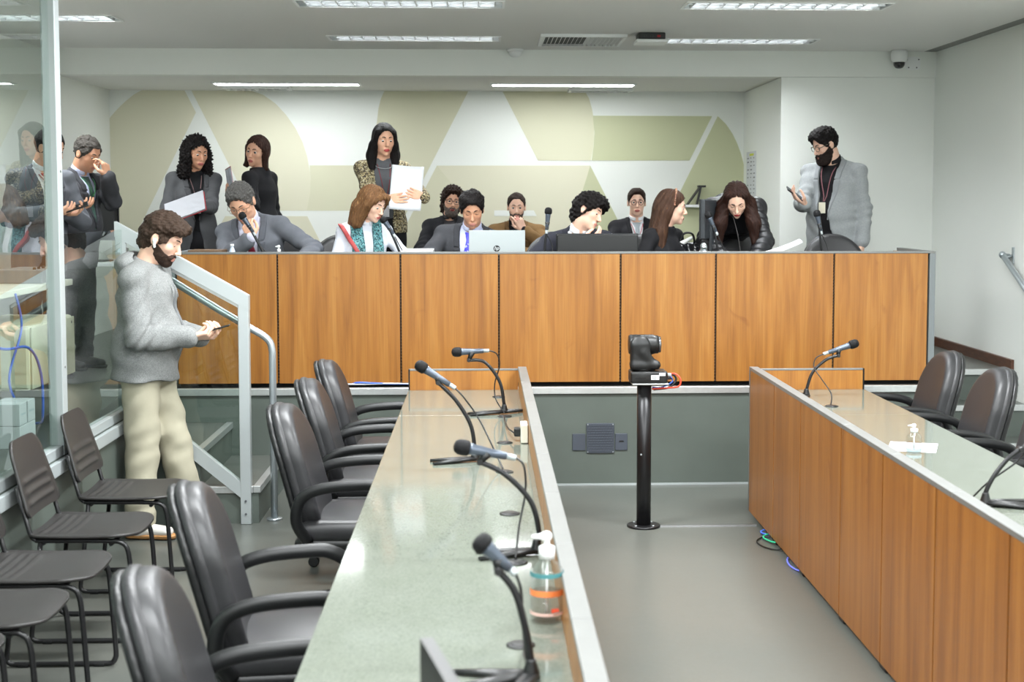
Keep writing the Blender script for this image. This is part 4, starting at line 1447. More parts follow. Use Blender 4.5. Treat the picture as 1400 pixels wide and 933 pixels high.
# laptop seen from behind
t = thing('laptop', 'open silver laptop, lid towards the room, before the man with blue tie', 'laptop', (0.096, 9.66, DT))
box('keyboard_base', (-0.19, 0.0, 0.0), (0.19, 0.26, 0.016), SILVER, t, 0.004)
lid = box('lid', (-0.191, -0.005, 0.012), (0.191, 0.003, 0.262), SILVER, t, 0.003)
lathe('logo_disc', [(0.022, 0.0), (0.022, 0.0015)], M('logo_black', C(30, 32, 34), 0.3), lid, (-0.002, -0.004, 0.001), (R_(90), 0, 0), 28)
text_mesh('logo', 'hp', 0.034, M('logo_silver', C(215, 222, 224), 0.3), lid, (-0.003, -0.0058, 0.0035), (R_(90), 0, 0), 0.0003, 0.25)
# wide black monitor seen from behind
t = thing('monitor', 'wide black monitor seen from behind on the dais before curly-haired man', 'monitor', (0.776, 9.62, DT))
box('back_cover', (-0.275, -0.02, -0.0 + 0.02), (0.275, 0.02, 0.232), BLACK, t, 0.006)
box('bezel', (-0.28, 0.016, 0.014), (0.28, 0.03, 0.24), M('bezel_dark', C(40, 41, 44), 0.25), t, 0.004)
box('stand', (-0.05, -0.03, 0.008), (0.05, 0.05, 0.06), BLACK, t, 0.004)
box('foot', (-0.12, -0.08, 0.0), (0.12, 0.1, 0.01), BLACK, t, 0.004)
# turned monitor before the bending woman
t = thing('monitor', 'dark grey monitor turned sideways beside the bending woman', 'monitor', (1.555, 9.82, DT), 68)
box('back_cover', (-0.15, -0.018, 0.2), (0.2, 0.014, 0.47), M('monitor_charcoal', C(48, 52, 56), 0.4), t, 0.006)
box('bezel', (-0.153, 0.012, 0.197), (0.203, 0.022, 0.473), BLACK, t, 0.003)
box('stand', (-0.02, -0.035, 0.008), (0.06, -0.018, 0.3), M('monitor_charcoal', C(48, 52, 56), 0.4), t, 0.004)
box('foot', (-0.09, -0.1, 0.0), (0.13, 0.08, 0.009), M('monitor_charcoal', C(48, 52, 56), 0.4), t, 0.004)
# steel flask
t = thing('steel_flask', 'small steel flask with dome lid on the dais by the turned monitor', 'flask', (1.49, 9.55, DT))
lathe('body', [(0.03, 0.0), (0.034, 0.006), (0.034, 0.115), (0.028, 0.128)], M('steel', C(190, 196, 200), 0.2, 0.9), t)
lathe('lid', [(0.024, 0.128), (0.025, 0.15), (0.02, 0.17), (0.008, 0.178)], M('steel', C(190, 196, 200), 0.2, 0.9), t)
# handbag behind the headband woman
t = thing('handbag', 'glossy black quilted bag with white lining on the dais by the steel flask', 'bag', (1.5, 10.02, DT))
sdf_obj('bag_body', [U(p_slab((-0.06, 0.0, 0.06), (0.05, 0.0, 0.1), (0, 1, 0), 0.08, 0.06, 0.07, 0.1)), U(p_ball((-0.09, 0, 0.12), 0.06), 0.03)], 0.008, M('glossy_black_nylon', C(24, 25, 28), 0.22), t,
        cuts=[lambda x, y, z: -z + 0 * x + 0 * y], shifts=[lambda x, y, z: 0.007 * np.sin(70 * (x + z * 0.6)) + 0 * y])
sdf_obj('lining', [U(p_cone((-0.13, -0.02, 0.14), (-0.03, -0.03, 0.2), 0.022, 0.012)), U(p_cone((-0.13, -0.02, 0.14), (-0.12, -0.04, 0.08), 0.02, 0.012))], 0.006, M('white_lining', C(214, 216, 212), 0.7), t)
tube('strap', catmull([(-0.12, 0, 0.16), (-0.08, -0.02, 0.23), (-0.02, -0.02, 0.225), (0.0, 0, 0.15)], 6), 0.008, BLACK, t, 8)
# papers on the dais
t = thing('paper_sheet', 'large white sheet curling up on the dais below the bending woman', 'paper', (1.96, 9.6, DT))
bm = bmesh.new()
def curl(u, v):
    x = -0.16 + 0.36 * u
    z = 0.085 + 0.10 * u ** 1.6 + 0.03 * (1 - v)
    return (x, -0.12 + 0.26 * v + 0.05 * u, z - 0.085 * (1 - u) * (1 - u) * 0 - 0.14 * (v - 0.5) ** 2), (0, -0.6, 1)
bm_shell(bm, curl, 14, 8, 0.0012)
bm_obj('sheet', bm, PAPER, t)
box('folded_edge', (-0.16, -0.12, 0.0), (-0.0, -0.118, 0.09), PAPER, t)
t = thing('notepad', 'thick white pad of paper on the dais beside the man with blue tie', 'notepad', (-0.43, 9.55, DT))
box('pages', (-0.1, -0.14, 0.004), (0.1, 0.15, 0.138), PAPER, t, 0.002)
box('card_back', (-0.102, -0.142, 0.0), (0.102, 0.152, 0.004), CREAM, t, 0.001)
t = thing('folder', 'blue-black closed folder on the dais behind the man in hoodie', 'folder', (-1.86, 9.6, DT))
box('cover', (-0.1, -0.1, 0.0), (0.12, 0.12, 0.07), M('blue_black_folder', C(40, 44, 54), 0.5), t, 0.003)
t = thing('folder', 'brown folder lying on the blue-black folder on the dais', 'folder', (-1.86, 9.6, DT + 0.07))
box('cover', (-0.09, -0.11, 0.0), (0.13, 0.11, 0.065), M('brown_folder', C(110, 84, 60), 0.5), t, 0.003)
t = thing('water_bottle', 'narrow clear bottle on the dais beside the grey suit sleeve', 'bottle', (-1.66, 9.5, DT))
lathe('bottle', [(0.018, 0.0), (0.02, 0.004), (0.02, 0.13), (0.01, 0.155), (0.01, 0.16)], M('pale_blue_plastic', C(196, 208, 224), 0.2), t)
lathe('cap', [(0.012, 0.16), (0.012, 0.175)], WHITE, t)

# ------------------------------------------------------------------ inside the glass booth
t = thing('booth_desk', 'white-topped desk behind the glass partition', 'desk', (-2.85, 7.3, PZ))
box('worktop', (-0.45, -1.6, 0.72), (0.45, 1.12, 0.755), M('cream_laminate', C(226, 226, 212), 0.4), t, 0.004)
for x, y in ((-0.4, -1.5), (0.38, -1.5), (-0.4, 1.05), (0.38, 1.05)):
    box('leg', (x - 0.02, y - 0.02, 0.0), (x + 0.02, y + 0.02, 0.72), GREYPANEL, t)
t = thing('cabinet', 'cream hanging cabinet board under the booth desk', 'cabinet', (-2.6, 8.0, 0.84))
box('body', (-0.2, -0.4, 0.0), (0.2, 0.4, 0.35), CREAM, t, 0.02)
box('door', (0.2, -0.39, 0.01), (0.212, 0.39, 0.34), CREAM, t, 0.004)
lathe('hole', [(0.008, 0.0), (0.008, 0.002)], INK, t, (0.2125, 0.33, 0.31), (0, R_(90), 0), 10)
t = thing('audio_console', 'small audio console with green light on the booth desk', 'console', (-2.55, 8.15, PZ + 0.755))
box('body', (-0.14, -0.22, 0.0), (0.12, 0.2, 0.075), M('console_grey', C(120, 124, 126), 0.4), t, 0.006)
for k in range(4):
    lathe('knob', [(0.009, 0.0), (0.008, 0.012)], BLACK, t, (0.06, -0.15 + 0.08 * k, 0.075), seg=10)
lathe('indicator', [(0.006, 0.0), (0.006, 0.004)], LED, t, (0.12, -0.08, 0.045), (0, R_(90), 0), 10)
for k, (y0, y1, z0, z1, lab) in enumerate(((6.98, 7.22, 0.0, 0.11, 'long low white box on the booth floor behind glass'), (6.98, 7.09, 0.112, 0.22, 'small white carton on the long box inside the booth'), (7.11, 7.22, 0.112, 0.22, 'small white carton with grey print on the long box inside the booth'))):
    t = thing('carton', lab, 'box', (-2.33, (y0 + y1) / 2, PZ + z0))
    h = (y1 - y0) / 2
    box('carton', (-0.08, -h, 0.0), (0.07, h, z1 - z0), PAPER, t, 0.003)
    if k:
        box('flap_seam', (0.07, -h * 0.7, (z1 - z0) * 0.45), (0.0708, h * 0.7, (z1 - z0) * 0.55), M('pale_print', C(186, 196, 200), 0.6), t)
tag(tube('blue_cable', catmull([(-2.36, 6.2, 1.42), (-2.34, 6.9, 1.15), (-2.33, 7.35, 1.1), (-2.33, 7.55, 0.95), (-2.34, 7.6, 0.72), (-2.4, 7.7, 0.655), (-2.6, 7.9, 0.65)], 8), 0.007, BLUEC), 'blue cable looping down behind the booth glass', 'cable')
tag(tube('blue_cable', catmull([(-2.37, 7.3, 1.38), (-2.36, 7.35, 1.2), (-2.38, 7.2, 0.95), (-2.36, 7.35, 0.75), (-2.4, 7.45, 0.65)], 8), 0.006, BLUEC), 'thin blue cable hanging from the booth desk edge', 'cable')
t = thing('side_table', 'white table carrying the black monitor behind the stair railing', 'table', (-3.1, 11.35, PZ))
box('top', (-0.38, -0.4, 0.71), (0.38, 0.4, 0.74), WHITE, t, 0.004)
for x in (-0.35, 0.35):
    for y in (-0.36, 0.36):
        box('leg', (x - 0.02, y - 0.02, 0.0), (x + 0.02, y + 0.02, 0.71), GREYPANEL, t)
t = thing('monitor', 'black monitor by the niche wall next to the man touching his nose', 'monitor', (-3.03, 11.2, PZ + 0.74), -12)
box('back_cover', (-0.22, -0.025, 0.17), (0.2, 0.02, 0.49), BLACK, t, 0.012)
box('bezel', (-0.23, 0.015, 0.165), (0.21, 0.03, 0.495), BLACK, t, 0.004)
box('stand', (-0.03, -0.035, 0.01), (0.03, -0.012, 0.3), BLACK, t, 0.004)
box('foot', (-0.12, -0.1, 0.0), (0.12, 0.1, 0.012), BLACK, t, 0.004)
# ------------------------------------------------------------------ people
def skin_mat(name, col):
    m, nt, b = nmat(name)
    mp = coords(nt, (1, 1, 1))
    n = noise(nt, mp, 14, 3, 0.55)
    r = ramp(nt, n, [(0.3, (col[0] * 0.92, col[1] * 0.86, col[2] * 0.84, 1)), (0.7, (min(1, col[0] * 1.05), col[1] * 1.04, col[2] * 1.02, 1))])
    link(nt, r, 0, b, 'Base Color')
    b.inputs['Roughness'].default_value = 0.48
    b.inputs['Subsurface Weight'].default_value = 0.08
    b.inputs['Subsurface Radius'].default_value = (0.01, 0.004, 0.002)
    return m


def hair_mat(name, col, col2=None, sc=(60, 60, 9)):
    if name in _mats:
        return _mats[name]
    m, nt, b = nmat(name)
    mp = coords(nt, sc)
    n = noise(nt, mp, 2.2, 5, 0.65, 0.5)
    r = ramp(nt, n, [(0.32, dark(col, 0.55)), (0.6, col), (0.78, col2 or dark(col, 1.6))])
    link(nt, r, 0, b, 'Base Color')
    b.inputs['Roughness'].default_value = 0.55
    b.inputs['Specular IOR Level'].default_value = 0.15
    bump(nt, b, n, 0.9, 0.006)
    _mats[name] = m
    return m


def pattern_mat(name, cols, scale, rough=0.8, stretch=(1, 1, 1)):
    if name in _mats:
        return _mats[name]
    m, nt, b = nmat(name)
    mp = coords(nt, stretch)
    v = nt.nodes.new('ShaderNodeTexVoronoi')
    v.inputs['Scale'].default_value = scale
    link(nt, mp, 0, v, 'Vector')
    sep = nt.nodes.new('ShaderNodeSeparateColor')
    link(nt, v, 'Color', sep, 0)
    r = ramp(nt, sep, [(i / len(cols), c) for i, c in enumerate(cols)], 0)
    r.color_ramp.interpolation = 'CONSTANT'
    link(nt, r, 0, b, 'Base Color')
    b.inputs['Roughness'].default_value = rough
    _mats[name] = m
    return m


def stripe_mat(name, a, b_, scale, axis=0):
    if name in _mats:
        return _mats[name]
    m, nt, b = nmat(name)
    mp = coords(nt, (1, 1, 1))
    w = nt.nodes.new('ShaderNodeTexWave')
    w.bands_direction = 'XYZ'[axis]
    w.inputs['Scale'].default_value = scale
    w.inputs['Distortion'].default_value = 0.6
    link(nt, mp, 0, w, 'Vector')
    r = ramp(nt, w, [(0.6, a), (0.8, b_)])
    link(nt, r, 0, b, 'Base Color')
    b.inputs['Roughness'].default_value = 0.8
    _mats[name] = m
    return m


def cloth(name, col, var=0.05, rough=0.85, vs=40, bp=0.15, bs=500):
    return M(name, col, rough, 0, var, vs, (1, 1, 1), bp, bs, spec=0.25)


SK_LIGHT = skin_mat('skin_light', C(238, 198, 176))
SK_MID = skin_mat('skin_medium', C(226, 178, 150))
SK_TAN = skin_mat('skin_tan', C(212, 160, 130))
LIP = M('lip_tone', C(176, 96, 90), 0.45)
LIP2 = M('lip_muted', C(202, 136, 122), 0.5)
LIPRED = M('lip_red', C(178, 60, 62), 0.4)
EYE = M('eye_white', C(226, 224, 220), 0.2)
IRIS = M('dark_iris', C(30, 20, 16), 0.15)
H_BLACK = hair_mat('hair_black', C(24, 20, 20))
H_DARK = hair_mat('hair_dark_brown', C(46, 32, 26))
H_BROWN = hair_mat('hair_brown', C(64, 50, 41), C(100, 82, 68))
H_GREY = hair_mat('hair_grey', C(92, 90, 88), C(186, 184, 180), (60, 60, 40))
H_SALT = hair_mat('hair_dark_grey', C(70, 66, 62), C(140, 136, 130), (90, 90, 50))
H_HONEY = hair_mat('hair_honey_brown', C(112, 80, 52), C(198, 154, 104), (40, 40, 6))
H_LONGB = hair_mat('hair_long_brown', C(74, 52, 40), C(150, 108, 74), (50, 50, 4))
H_AUBURN = hair_mat('hair_auburn_dark', C(44, 26, 20), C(104, 58, 34), (50, 50, 5))
H_BEARD = hair_mat('beard_dark', C(66, 50, 42), C(128, 100, 84), (120, 120, 60))
H_BEARDG = hair_mat('beard_grey', C(92, 82, 76), C(160, 154, 150), (120, 120, 60))


def curls(pp, o, amp, f):
    me = o.data
    n = len(me.vertices)
    co = np.zeros(n * 3, np.float32)
    me.vertices.foreach_get('co', co)
    no = np.zeros(n * 3, np.float32)
    me.vertices.foreach_get('normal', no)
    co = co.reshape(-1, 3)
    no = no.reshape(-1, 3)
    a = np.sin(f * co[:, 0] + 2 * np.sin(f * 0.5 * co[:, 2])) * np.sin(f * co[:, 1] + 1.0) * np.sin(f * 1.1 * co[:, 2] + 2 * np.sin(f * 0.6 * co[:, 0]))
    b_ = np.sin(2.1 * f * co[:, 0] + 1) * np.sin(1.9 * f * co[:, 2])
    co += no * (amp * (a + 0.4 * b_))[:, None]
    me.vertices.foreach_set('co', co.ravel())
    me.update()


def ik(S, W, l1, l2, pole):
    d = W - S
    L = np.linalg.norm(d)
    if L > (l1 + l2) * 0.995:
        W = S + d / L * (l1 + l2) * 0.995
        d = W - S
        L = np.linalg.norm(d)
    u = d / L
    a = (l1 * l1 - l2 * l2 + L * L) / (2 * L)
    h = math.sqrt(max(l1 * l1 - a * a, 0))
    p = pole - u * float(pole @ u)
    return S + u * a + nrm(p) * h, W


def hand_prims(W, d, n, side, curl, s=1.0, spread=1.0, thumb=0.5, fat=1.0):
    """fingers and palm; d = direction of fingers, n = palm normal, side=+1 thumb on +cross(d,n)"""
    d = nrm(d)
    n = nrm(n - d * float(n @ d))
    t = np.cross(d, n) * side           # towards the thumb
    out = []
    P = lambda a, b, c: W + s * (d * a + t * b + n * c)
    kn = [(0.088, 0.030), (0.092, 0.010), (0.087, -0.010), (0.078, -0.029)]
    for (a, b) in kn:
        out.append(U(p_cone(P(0.01, b * 0.6, 0), P(a, b, 0), 0.0155 * s * fat, 0.0125 * s * fat), 0.008))
    ln = [(0.042, 0.026, 0.021), (0.047, 0.029, 0.022), (0.043, 0.027, 0.021), (0.034, 0.021, 0.019)]
    if not isinstance(curl, (list, tuple)):
        curl = [curl * k for k in (0.85, 1.0, 1.08, 1.15)]
    for i, ((a, b), l) in enumerate(zip(kn, ln)):
        p = P(a, b, 0)
        ang = 0.0
        sp = (1.5 - i) * 0.07 * spread
        for j, x in enumerate(l):
            ang += curl[i] * (0.8, 1.15, 0.7)[j]
            dr = d * math.cos(ang) + n * math.sin(ang) + t * sp * math.cos(ang)
            q = p + nrm(dr) * x * s
            out.append(U(p_cone(p, q, (0.0096, 0.0089, 0.0081)[j] * s * fat, (0.009, 0.0083, 0.0072)[j] * s * fat), 0.0025))
            p = q
    a = P(0.02, 0.022, 0.006)
    b = P(0.052, 0.05, 0.014 + 0.02 * thumb)
    c = P(0.08, 0.056 - 0.016 * thumb, 0.024 + 0.034 * thumb)
    e = P(0.104, 0.056 - 0.03 * thumb, 0.028 + 0.046 * thumb)
    out += [U(p_cone(a, b, 0.0165 * s, 0.0125 * s), 0.008), U(p_cone(b, c, 0.0112 * s, 0.0105 * s), 0.004), U(p_cone(c, e, 0.0102 * s, 0.0085 * s), 0.003)]
    return out


HEAD = [U(p_ell((0, 0.012, 0.035), (0.075, 0.095, 0.088)), 0.02),
        U(p_ell((0, -0.03, -0.004), (0.064, 0.060, 0.084)), 0.025),
        U(p_ell((0, -0.030, -0.064), (0.053, 0.052, 0.050)), 0.03),
        U(p_ball((0, -0.074, -0.098), 0.0195), 0.025),
        U(p_ball((0.040, -0.057, -0.020), 0.022), 0.02), U(p_ball((-0.040, -0.057, -0.020), 0.022), 0.02),
        U(p_cone((0, -0.088, 0.010), (0, -0.110, -0.030), 0.0085, 0.0115), 0.010),
        U(p_ball((0.0115, -0.099, -0.035), 0.0075), 0.006), U(p_ball((-0.0115, -0.099, -0.035), 0.0075), 0.006),
        U(p_cone((0.010, -0.086, 0.026), (0.044, -0.070, 0.024), 0.008, 0.008), 0.012), U(p_cone((-0.010, -0.086, 0.026), (-0.044, -0.070, 0.024), 0.008, 0.008), 0.012),
        SUB(p_ell((0.031, -0.096, 0.006), (0.018, 0.016, 0.012)), 0.010), SUB(p_ell((-0.031, -0.096, 0.006), (0.018, 0.016, 0.012)), 0.010),
        U(p_ball((0.031, -0.0715, 0.006), 0.0145), 0.003), U(p_ball((-0.031, -0.0715, 0.006), 0.0145), 0.003),
        U(p_ell((0, -0.086, -0.068), (0.027, 0.013, 0.017)), 0.012),
        U(p_ell((0, -0.0935, -0.0635), (0.022, 0.010, 0.0055)), 0.004), U(p_ell((0, -0.0925, -0.074), (0.019, 0.0105, 0.0062)), 0.004),
        SUB(p_cone((-0.019, -0.102, -0.0685), (0.019, -0.102, -0.0685), 0.0025, 0.0025), 0.003),
        U(p_ell((0.077, 0.008, -0.004), (0.010, 0.020, 0.032), rx(-12)), 0.008), U(p_ell((-0.077, 0.008, -0.004), (0.010, 0.020, 0.032), rx(-12)), 0.008),
        SUB(p_ell((0.088, 0.004, 0.0), (0.006, 0.010, 0.016)), 0.004), SUB(p_ell((-0.088, 0.004, 0.0), (0.006, 0.010, 0.016)), 0.004)]


class Person:
    """local frame: front = -y, +x = the person's own left; feet at z=0"""

    def __init__(s, label, head, face, rot, floor=PZ, H=1.75, female=False, lean=0, twist=0, side=0, pitch=0, roll=0, seated=False,
                 fat=0.0, skin=None, h=0.0058, width=1.0, group=None, hs=None, neck=0.35, pel=None):
        s.female, s.h, s.fat, s.seated = female, h, fat, seated
        k = s.k = H / 1.75
        s.hs = hs or (0.95 if female else 0.99)
        s.skin = skin or SK_MID
        Rb = s.Rb = rz(rot)
        u_R = rx(lean) @ ry(side)
        Rt = s.Rt = u_R @ rz(twist)
        Rh = s.Rh = rz(face - rot) @ rx(pitch) @ ry(roll)
        P0 = V3(0, 0, 0)
        N = P0 + u_R @ V3(0, 0, 0.485 * k)
        up = nrm(u_R @ V3(0, 0, 1) * (1 - neck) + Rh @ V3(0, 0, 1) * neck + V3(0, -0.12, 0))
        NT = N + up * 0.092 * k
        hc = NT + Rh @ V3(0, -0.022, 0.072) * s.hs
        # move everything so that the head lands where it should
        loc = V3(*head) - Rb @ hc
        s.base = V3(loc[0], loc[1], floor)
        dz = head[2] - floor - hc[2]
        off = V3(0, 0, dz)
        s.P0, s.N, s.NT, s.hc = P0 + off, N + off, NT + off, hc + off
        s.S = {q: s.N + Rt @ V3(g * (0.152 if female else 0.178) * k * width, 0.005, -0.066 * k) for q, g in (('L', 1), ('R', -1))}
        s.width = width * k
        s.t = thing('person', label, 'person', tuple(s.base), rot, group)
        s.body = []
        s.arms = {}
        s.loc = lambda p: Rb.T @ (np.asarray(p, float) - s.base)
        s.dirl = lambda d: Rb.T @ np.asarray(d, float)

    # torso coordinates of grid points: x side, w forward, a along spine from the pelvis
    def T(s, x, y, z):
        X, Y, Z = x - s.P0[0], y - s.P0[1], z - s.P0[2]
        R = s.Rt
        return (R[0, 0] * X + R[1, 0] * Y + R[2, 0] * Z, -(R[0, 1] * X + R[1, 1] * Y + R[2, 1] * Z), R[0, 2] * X + R[1, 2] * Y + R[2, 2] * Z)

    def tp(s, x, w, a):
        return s.P0 + s.Rt @ V3(x, -w, a)

    def Hc(s, x, y, z):
        X, Y, Z = (x - s.hc[0]) / s.hs, (y - s.hc[1]) / s.hs, (z - s.hc[2]) / s.hs
        R = s.Rh
        return (R[0, 0] * X + R[1, 0] * Y + R[2, 0] * Z, R[0, 1] * X + R[1, 1] * Y + R[2, 1] * Z, R[0, 2] * X + R[1, 2] * Y + R[2, 2] * Z)

    def hp(s, x, y, z):
        return s.hc + s.Rh @ V3(x, y, z) * s.hs

    def head_prims(s, n=None):
        return [(p_move(p, s.Rh, s.hc, s.hs), k * s.hs, g, m) for (p, k, g, m) in (HEAD if n is None else HEAD[:n])]

    def arm(s, q, wrist, pole, d=None, n=None, curl=0.5, thumb=0.5, spread=1.0, world=True, hand=True):
        S = s.S[q]
        W = s.loc(wrist) if world else np.asarray(wrist, float)
        E, W = ik(S, W, 0.295 * s.k, 0.262 * s.k, np.asarray(pole, float))
        d = s.dirl(d) if d is not None else nrm(W - E)
        n = s.dirl(n) if n is not None else V3(-1 if q == 'L' else 1, 0, 0)
        s.arms[q] = (S, E, W, nrm(d), n, curl, thumb, spread, hand)

    def hang(s, q, out=0.07, fwd=0.02, curl=0.35):
        S = s.S[q]
        g = 1 if q == 'L' else -1
        s.arm(q, S + V3(g * out, -fwd, -0.545 * s.k), (g * 0.3, 1, 0), None, None, curl, 0.4, 1.0, False)

    def torso(s, g=0.0, hips=True):
        k, w = s.k, s.width
        f = s.female
        A = lambda a, wv=0.0, x=0.0: s.tp(x * k, wv * k, a * k)
        sd = s.Rt @ V3(1, 0, 0)
        fw = s.Rt @ V3(0, -1, 0)
        L = []
        if hips:
            L.append(U(p_slab(A(-0.06), A(0.08), sd, (0.165 if f else 0.155) * w, 0.115 * k + s.fat * 0.5, (0.145 if f else 0.150) * w + s.fat * 0.4, 0.105 * k + s.fat), 0.05, g))
        L += [U(p_slab(A(0.10, 0.01), A(0.34, 0.005), sd, (0.125 if f else 0.142) * w + s.fat * 0.6, 0.095 * k + s.fat, (0.138 if f else 0.158) * w, (0.10 if f else 0.112) * k + s.fat * 0.3), 0.05, g),
              U(p_slab(A(0.34, 0.0), A(0.385, -0.005), sd, (0.140 if f else 0.162) * w, 0.102 * k, (0.105 if f else 0.12) * w, 0.065 * k), 0.05, g),
              U(p_cone(A(0.455, -0.012, 0.035), s.S['L'], 0.042 * k, 0.046 * k), 0.025, g), U(p_cone(A(0.455, -0.012, -0.035), s.S['R'], 0.042 * k, 0.046 * k), 0.025, g),
              U(p_cone(A(0.47, -0.012), s.NT - s.Rh @ V3(0, 0, 0) , 0.058 * k, 0.052 * k), 0.03, g * 0.5)]
        if f:
            L += [U(p_ball(A(0.30, 0.075, 0.068), 0.062 * k), 0.03, g), U(p_ball(A(0.30, 0.075, -0.068), 0.062 * k), 0.03, g)]
        if s.fat:
            L.append(U(p_ball(A(0.12, 0.05 + s.fat * 0.5), 0.11 * k + s.fat * 0.4), 0.06, g))
        return L

    def sleeves(s, g, upto=0.97, bulk=1.0, q=('L', 'R')):
        L = []
        k = s.k * (0.9 if s.female else 1.0)
        for a in q:
            if a not in s.arms:
                continue
            S, E, W = s.arms[a][:3]
            L += [U(p_cone(S, E, 0.048 * k, 0.041 * k), 0.02, g * bulk * 0.75), U(p_cone(E, E + (W - E) * upto, 0.042 * k, 0.031 * k), 0.018, g * bulk)]
        return L

    def build_body(s, lips=LIP2, legs=False, eyes='down', brow=H_DARK):
        k = s.k
        P = s.torso() + s.sleeves(0.0, 1.0)
        if s.seated:
            kn = {q: s.P0 + V3(g * 0.1, -0.42 * k, 0.0) for q, g in (('L', 1), ('R', -1))}
            an = {q: V3(kn[q][0], kn[q][1] + 0.03, 0.09) for q in kn}
        else:
            kn = {q: V3(s.P0[0] + g * 0.095, s.P0[1] - 0.01, s.P0[2] * 0.52) for q, g in (('L', 1), ('R', -1))}
            an = {q: V3(s.P0[0] + (0.10 if q == 'L' else -0.10), s.P0[1] + 0.02, 0.09) for q in kn}
        if not hasattr(s, 'legs'):
            s.legs = {q: (s.P0 + V3((1 if q == 'L' else -1) * 0.085, 0, -0.03), kn[q], an[q]) for q in kn}
        for q, (a, b, c) in s.legs.items():
            P += [U(p_cone(a, b, 0.082 * k, 0.056 * k), 0.03), U(p_cone(b, c, 0.054 * k, 0.036 * k), 0.02)]
        hb = s.hp(0, 0.022, -0.062)
        P.append(U(p_cone(s.N, hb, (0.052 if s.female else 0.059) * k, (0.048 if s.female else 0.055)), 0.02))
        P += s.head_prims()
        for q, (S, E, W, d, n, curl, thumb, spread, hand) in s.arms.items():
            if hand:
                P += hand_prims(W, d, n, 1 if q == 'L' else -1, curl, 0.93 * k if s.female else 1.02 * k, spread, thumb)
        F = Field(P, s.h)
        V, Q = surface_nets(F)
        c = V[Q].mean(1)
        X, Y, Z = s.Hc(c[:, 0], c[:, 1], c[:, 2])
        lip = ((X / 0.0235) ** 2 + ((Z + 0.0685) / 0.0115) ** 2 < 1) & (Y < -0.088)
        me = np_mesh('body', V, Q, lip.astype(int))
        obj('body', me, [s.skin, lips], s.t)
        # eyes and eyebrows
        for g in (-1, 1):
            if eyes != 'closed':
                bm = bmesh.new()
                bmesh.ops.create_uvsphere(bm, u_segments=14, v_segments=10, radius=0.0118)
                zoff = {'down': -0.0022, 'open': 0.0}[eyes]
                for f in bm.faces:
                    cc = f.calc_center_median()
                    f.smooth = True
                    f.material_index = 1 if (cc.y < -0.0085) else 0
                Rm = (s.Rh @ rx(25 if eyes == 'down' else 0))
                o = bm_obj('eye', bm, [EYE, IRIS], s.t, tuple(s.hp(g * 0.031, -0.0768 if eyes == 'open' else -0.0752, 0.0048 + zoff)))
                o.rotation_euler = Matrix(Rm.tolist()).to_euler()
            else:
                tube('eyelashes', [s.hp(g * (0.031 + 0.013 * t), -0.0865 + 0.006 * t * t + 0.002 * g * 0, 0.0015 + 0.003 * t * t) for t in (-1, -0.5, 0, 0.5, 1)], 0.0015, brow, s.t, 6)
            tube('eyebrow', [s.hp(g * (0.012 + 0.011 * t), -0.0945 + 0.0015 * t + 0.0018 * t * t, 0.027 + 0.006 * math.sin(t * 1.05)) for t in (0, 1, 2, 3)], [0.0028, 0.0036, 0.003, 0.0014], brow, s.t, 6, 1.0)

    # ---- hair
    def hair(s, mat, thick=0.012, rough=0.004, freq=60, extra=(), line=-0.002, nape=-0.085, top=0.0, cutface=True, h=0.0058, side_out=0.0, fringe=None, name='hair'):
        P = [(p_move(HEAD[0][0], s.Rh, s.hc, s.hs), 0.02, thick, 'u'), (p_move(HEAD[1][0], s.Rh, s.hc, s.hs), 0.02, thick * 0.55, 'u')]
        if top:
            P.append(U(p_move(p_ell((0, -0.01, 0.075), (0.068, 0.085, 0.05)), s.Rh, s.hc, s.hs), 0.02, top))
        for p in extra:
            if len(p) == 2 and callable(p[0]) is False:
                pass
        n_ex = [(p_move(p, s.Rh, s.hc, s.hs), k, g, m) for (p, k, g, m) in extra]
        F = Field(P, h) if not n_ex else Field(P + [e for e in n_ex if False], h)
        if n_ex:
            # widen the grid for the extra locks, cut the cap first
            F = Field(P + n_ex, h)
            F.D[:] = 1.0
            for p in P:
                F.add(*p)
        X, Y, Z = s.Hc(*F.grid())
        lx = line - 0.026 * np.clip((np.abs(X) - 0.028) / 0.04, 0, 1)
        pl = lx - (0.70 * Y + 0.714 * Z)
        if fringe is not None:
            pl = np.where(Y < -0.02, np.maximum(lx - (0.70 * Y + 0.714 * Z), -1), pl)
        F.D = np.maximum(F.D, (pl * s.hs).astype(np.float32))
        F.D = np.maximum(F.D, ((nape - Z) * s.hs).astype(np.float32))
        for e in n_ex:
            F.add(*e)
        if rough:
            f = freq
            F.D = (F.D + rough * (np.sin(f * X + 1.7 * np.sin(f * 0.7 * Z)) * np.sin(f * 0.9 * Y + 1.3) + 0.6 * np.sin(f * 1.7 * Z + 2 * np.sin(f * 0.5 * X)))).astype(np.float32)
        if cutface:
            ear = np.sqrt((np.abs(X) - 0.085) ** 2 / 1.2 + ((Y - 0.004) / 1.0) ** 2 + ((Z + 0.004) / 1.5) ** 2) - 0.020
            F.D = np.maximum(F.D, (-ear * s.hs).astype(np.float32))
        V, Q = surface_nets(F)
        o = obj(name, np_mesh(name, V, Q), mat, s.t)
        if rough:
            curls(s, o, rough * 0.9, 150)
        return o

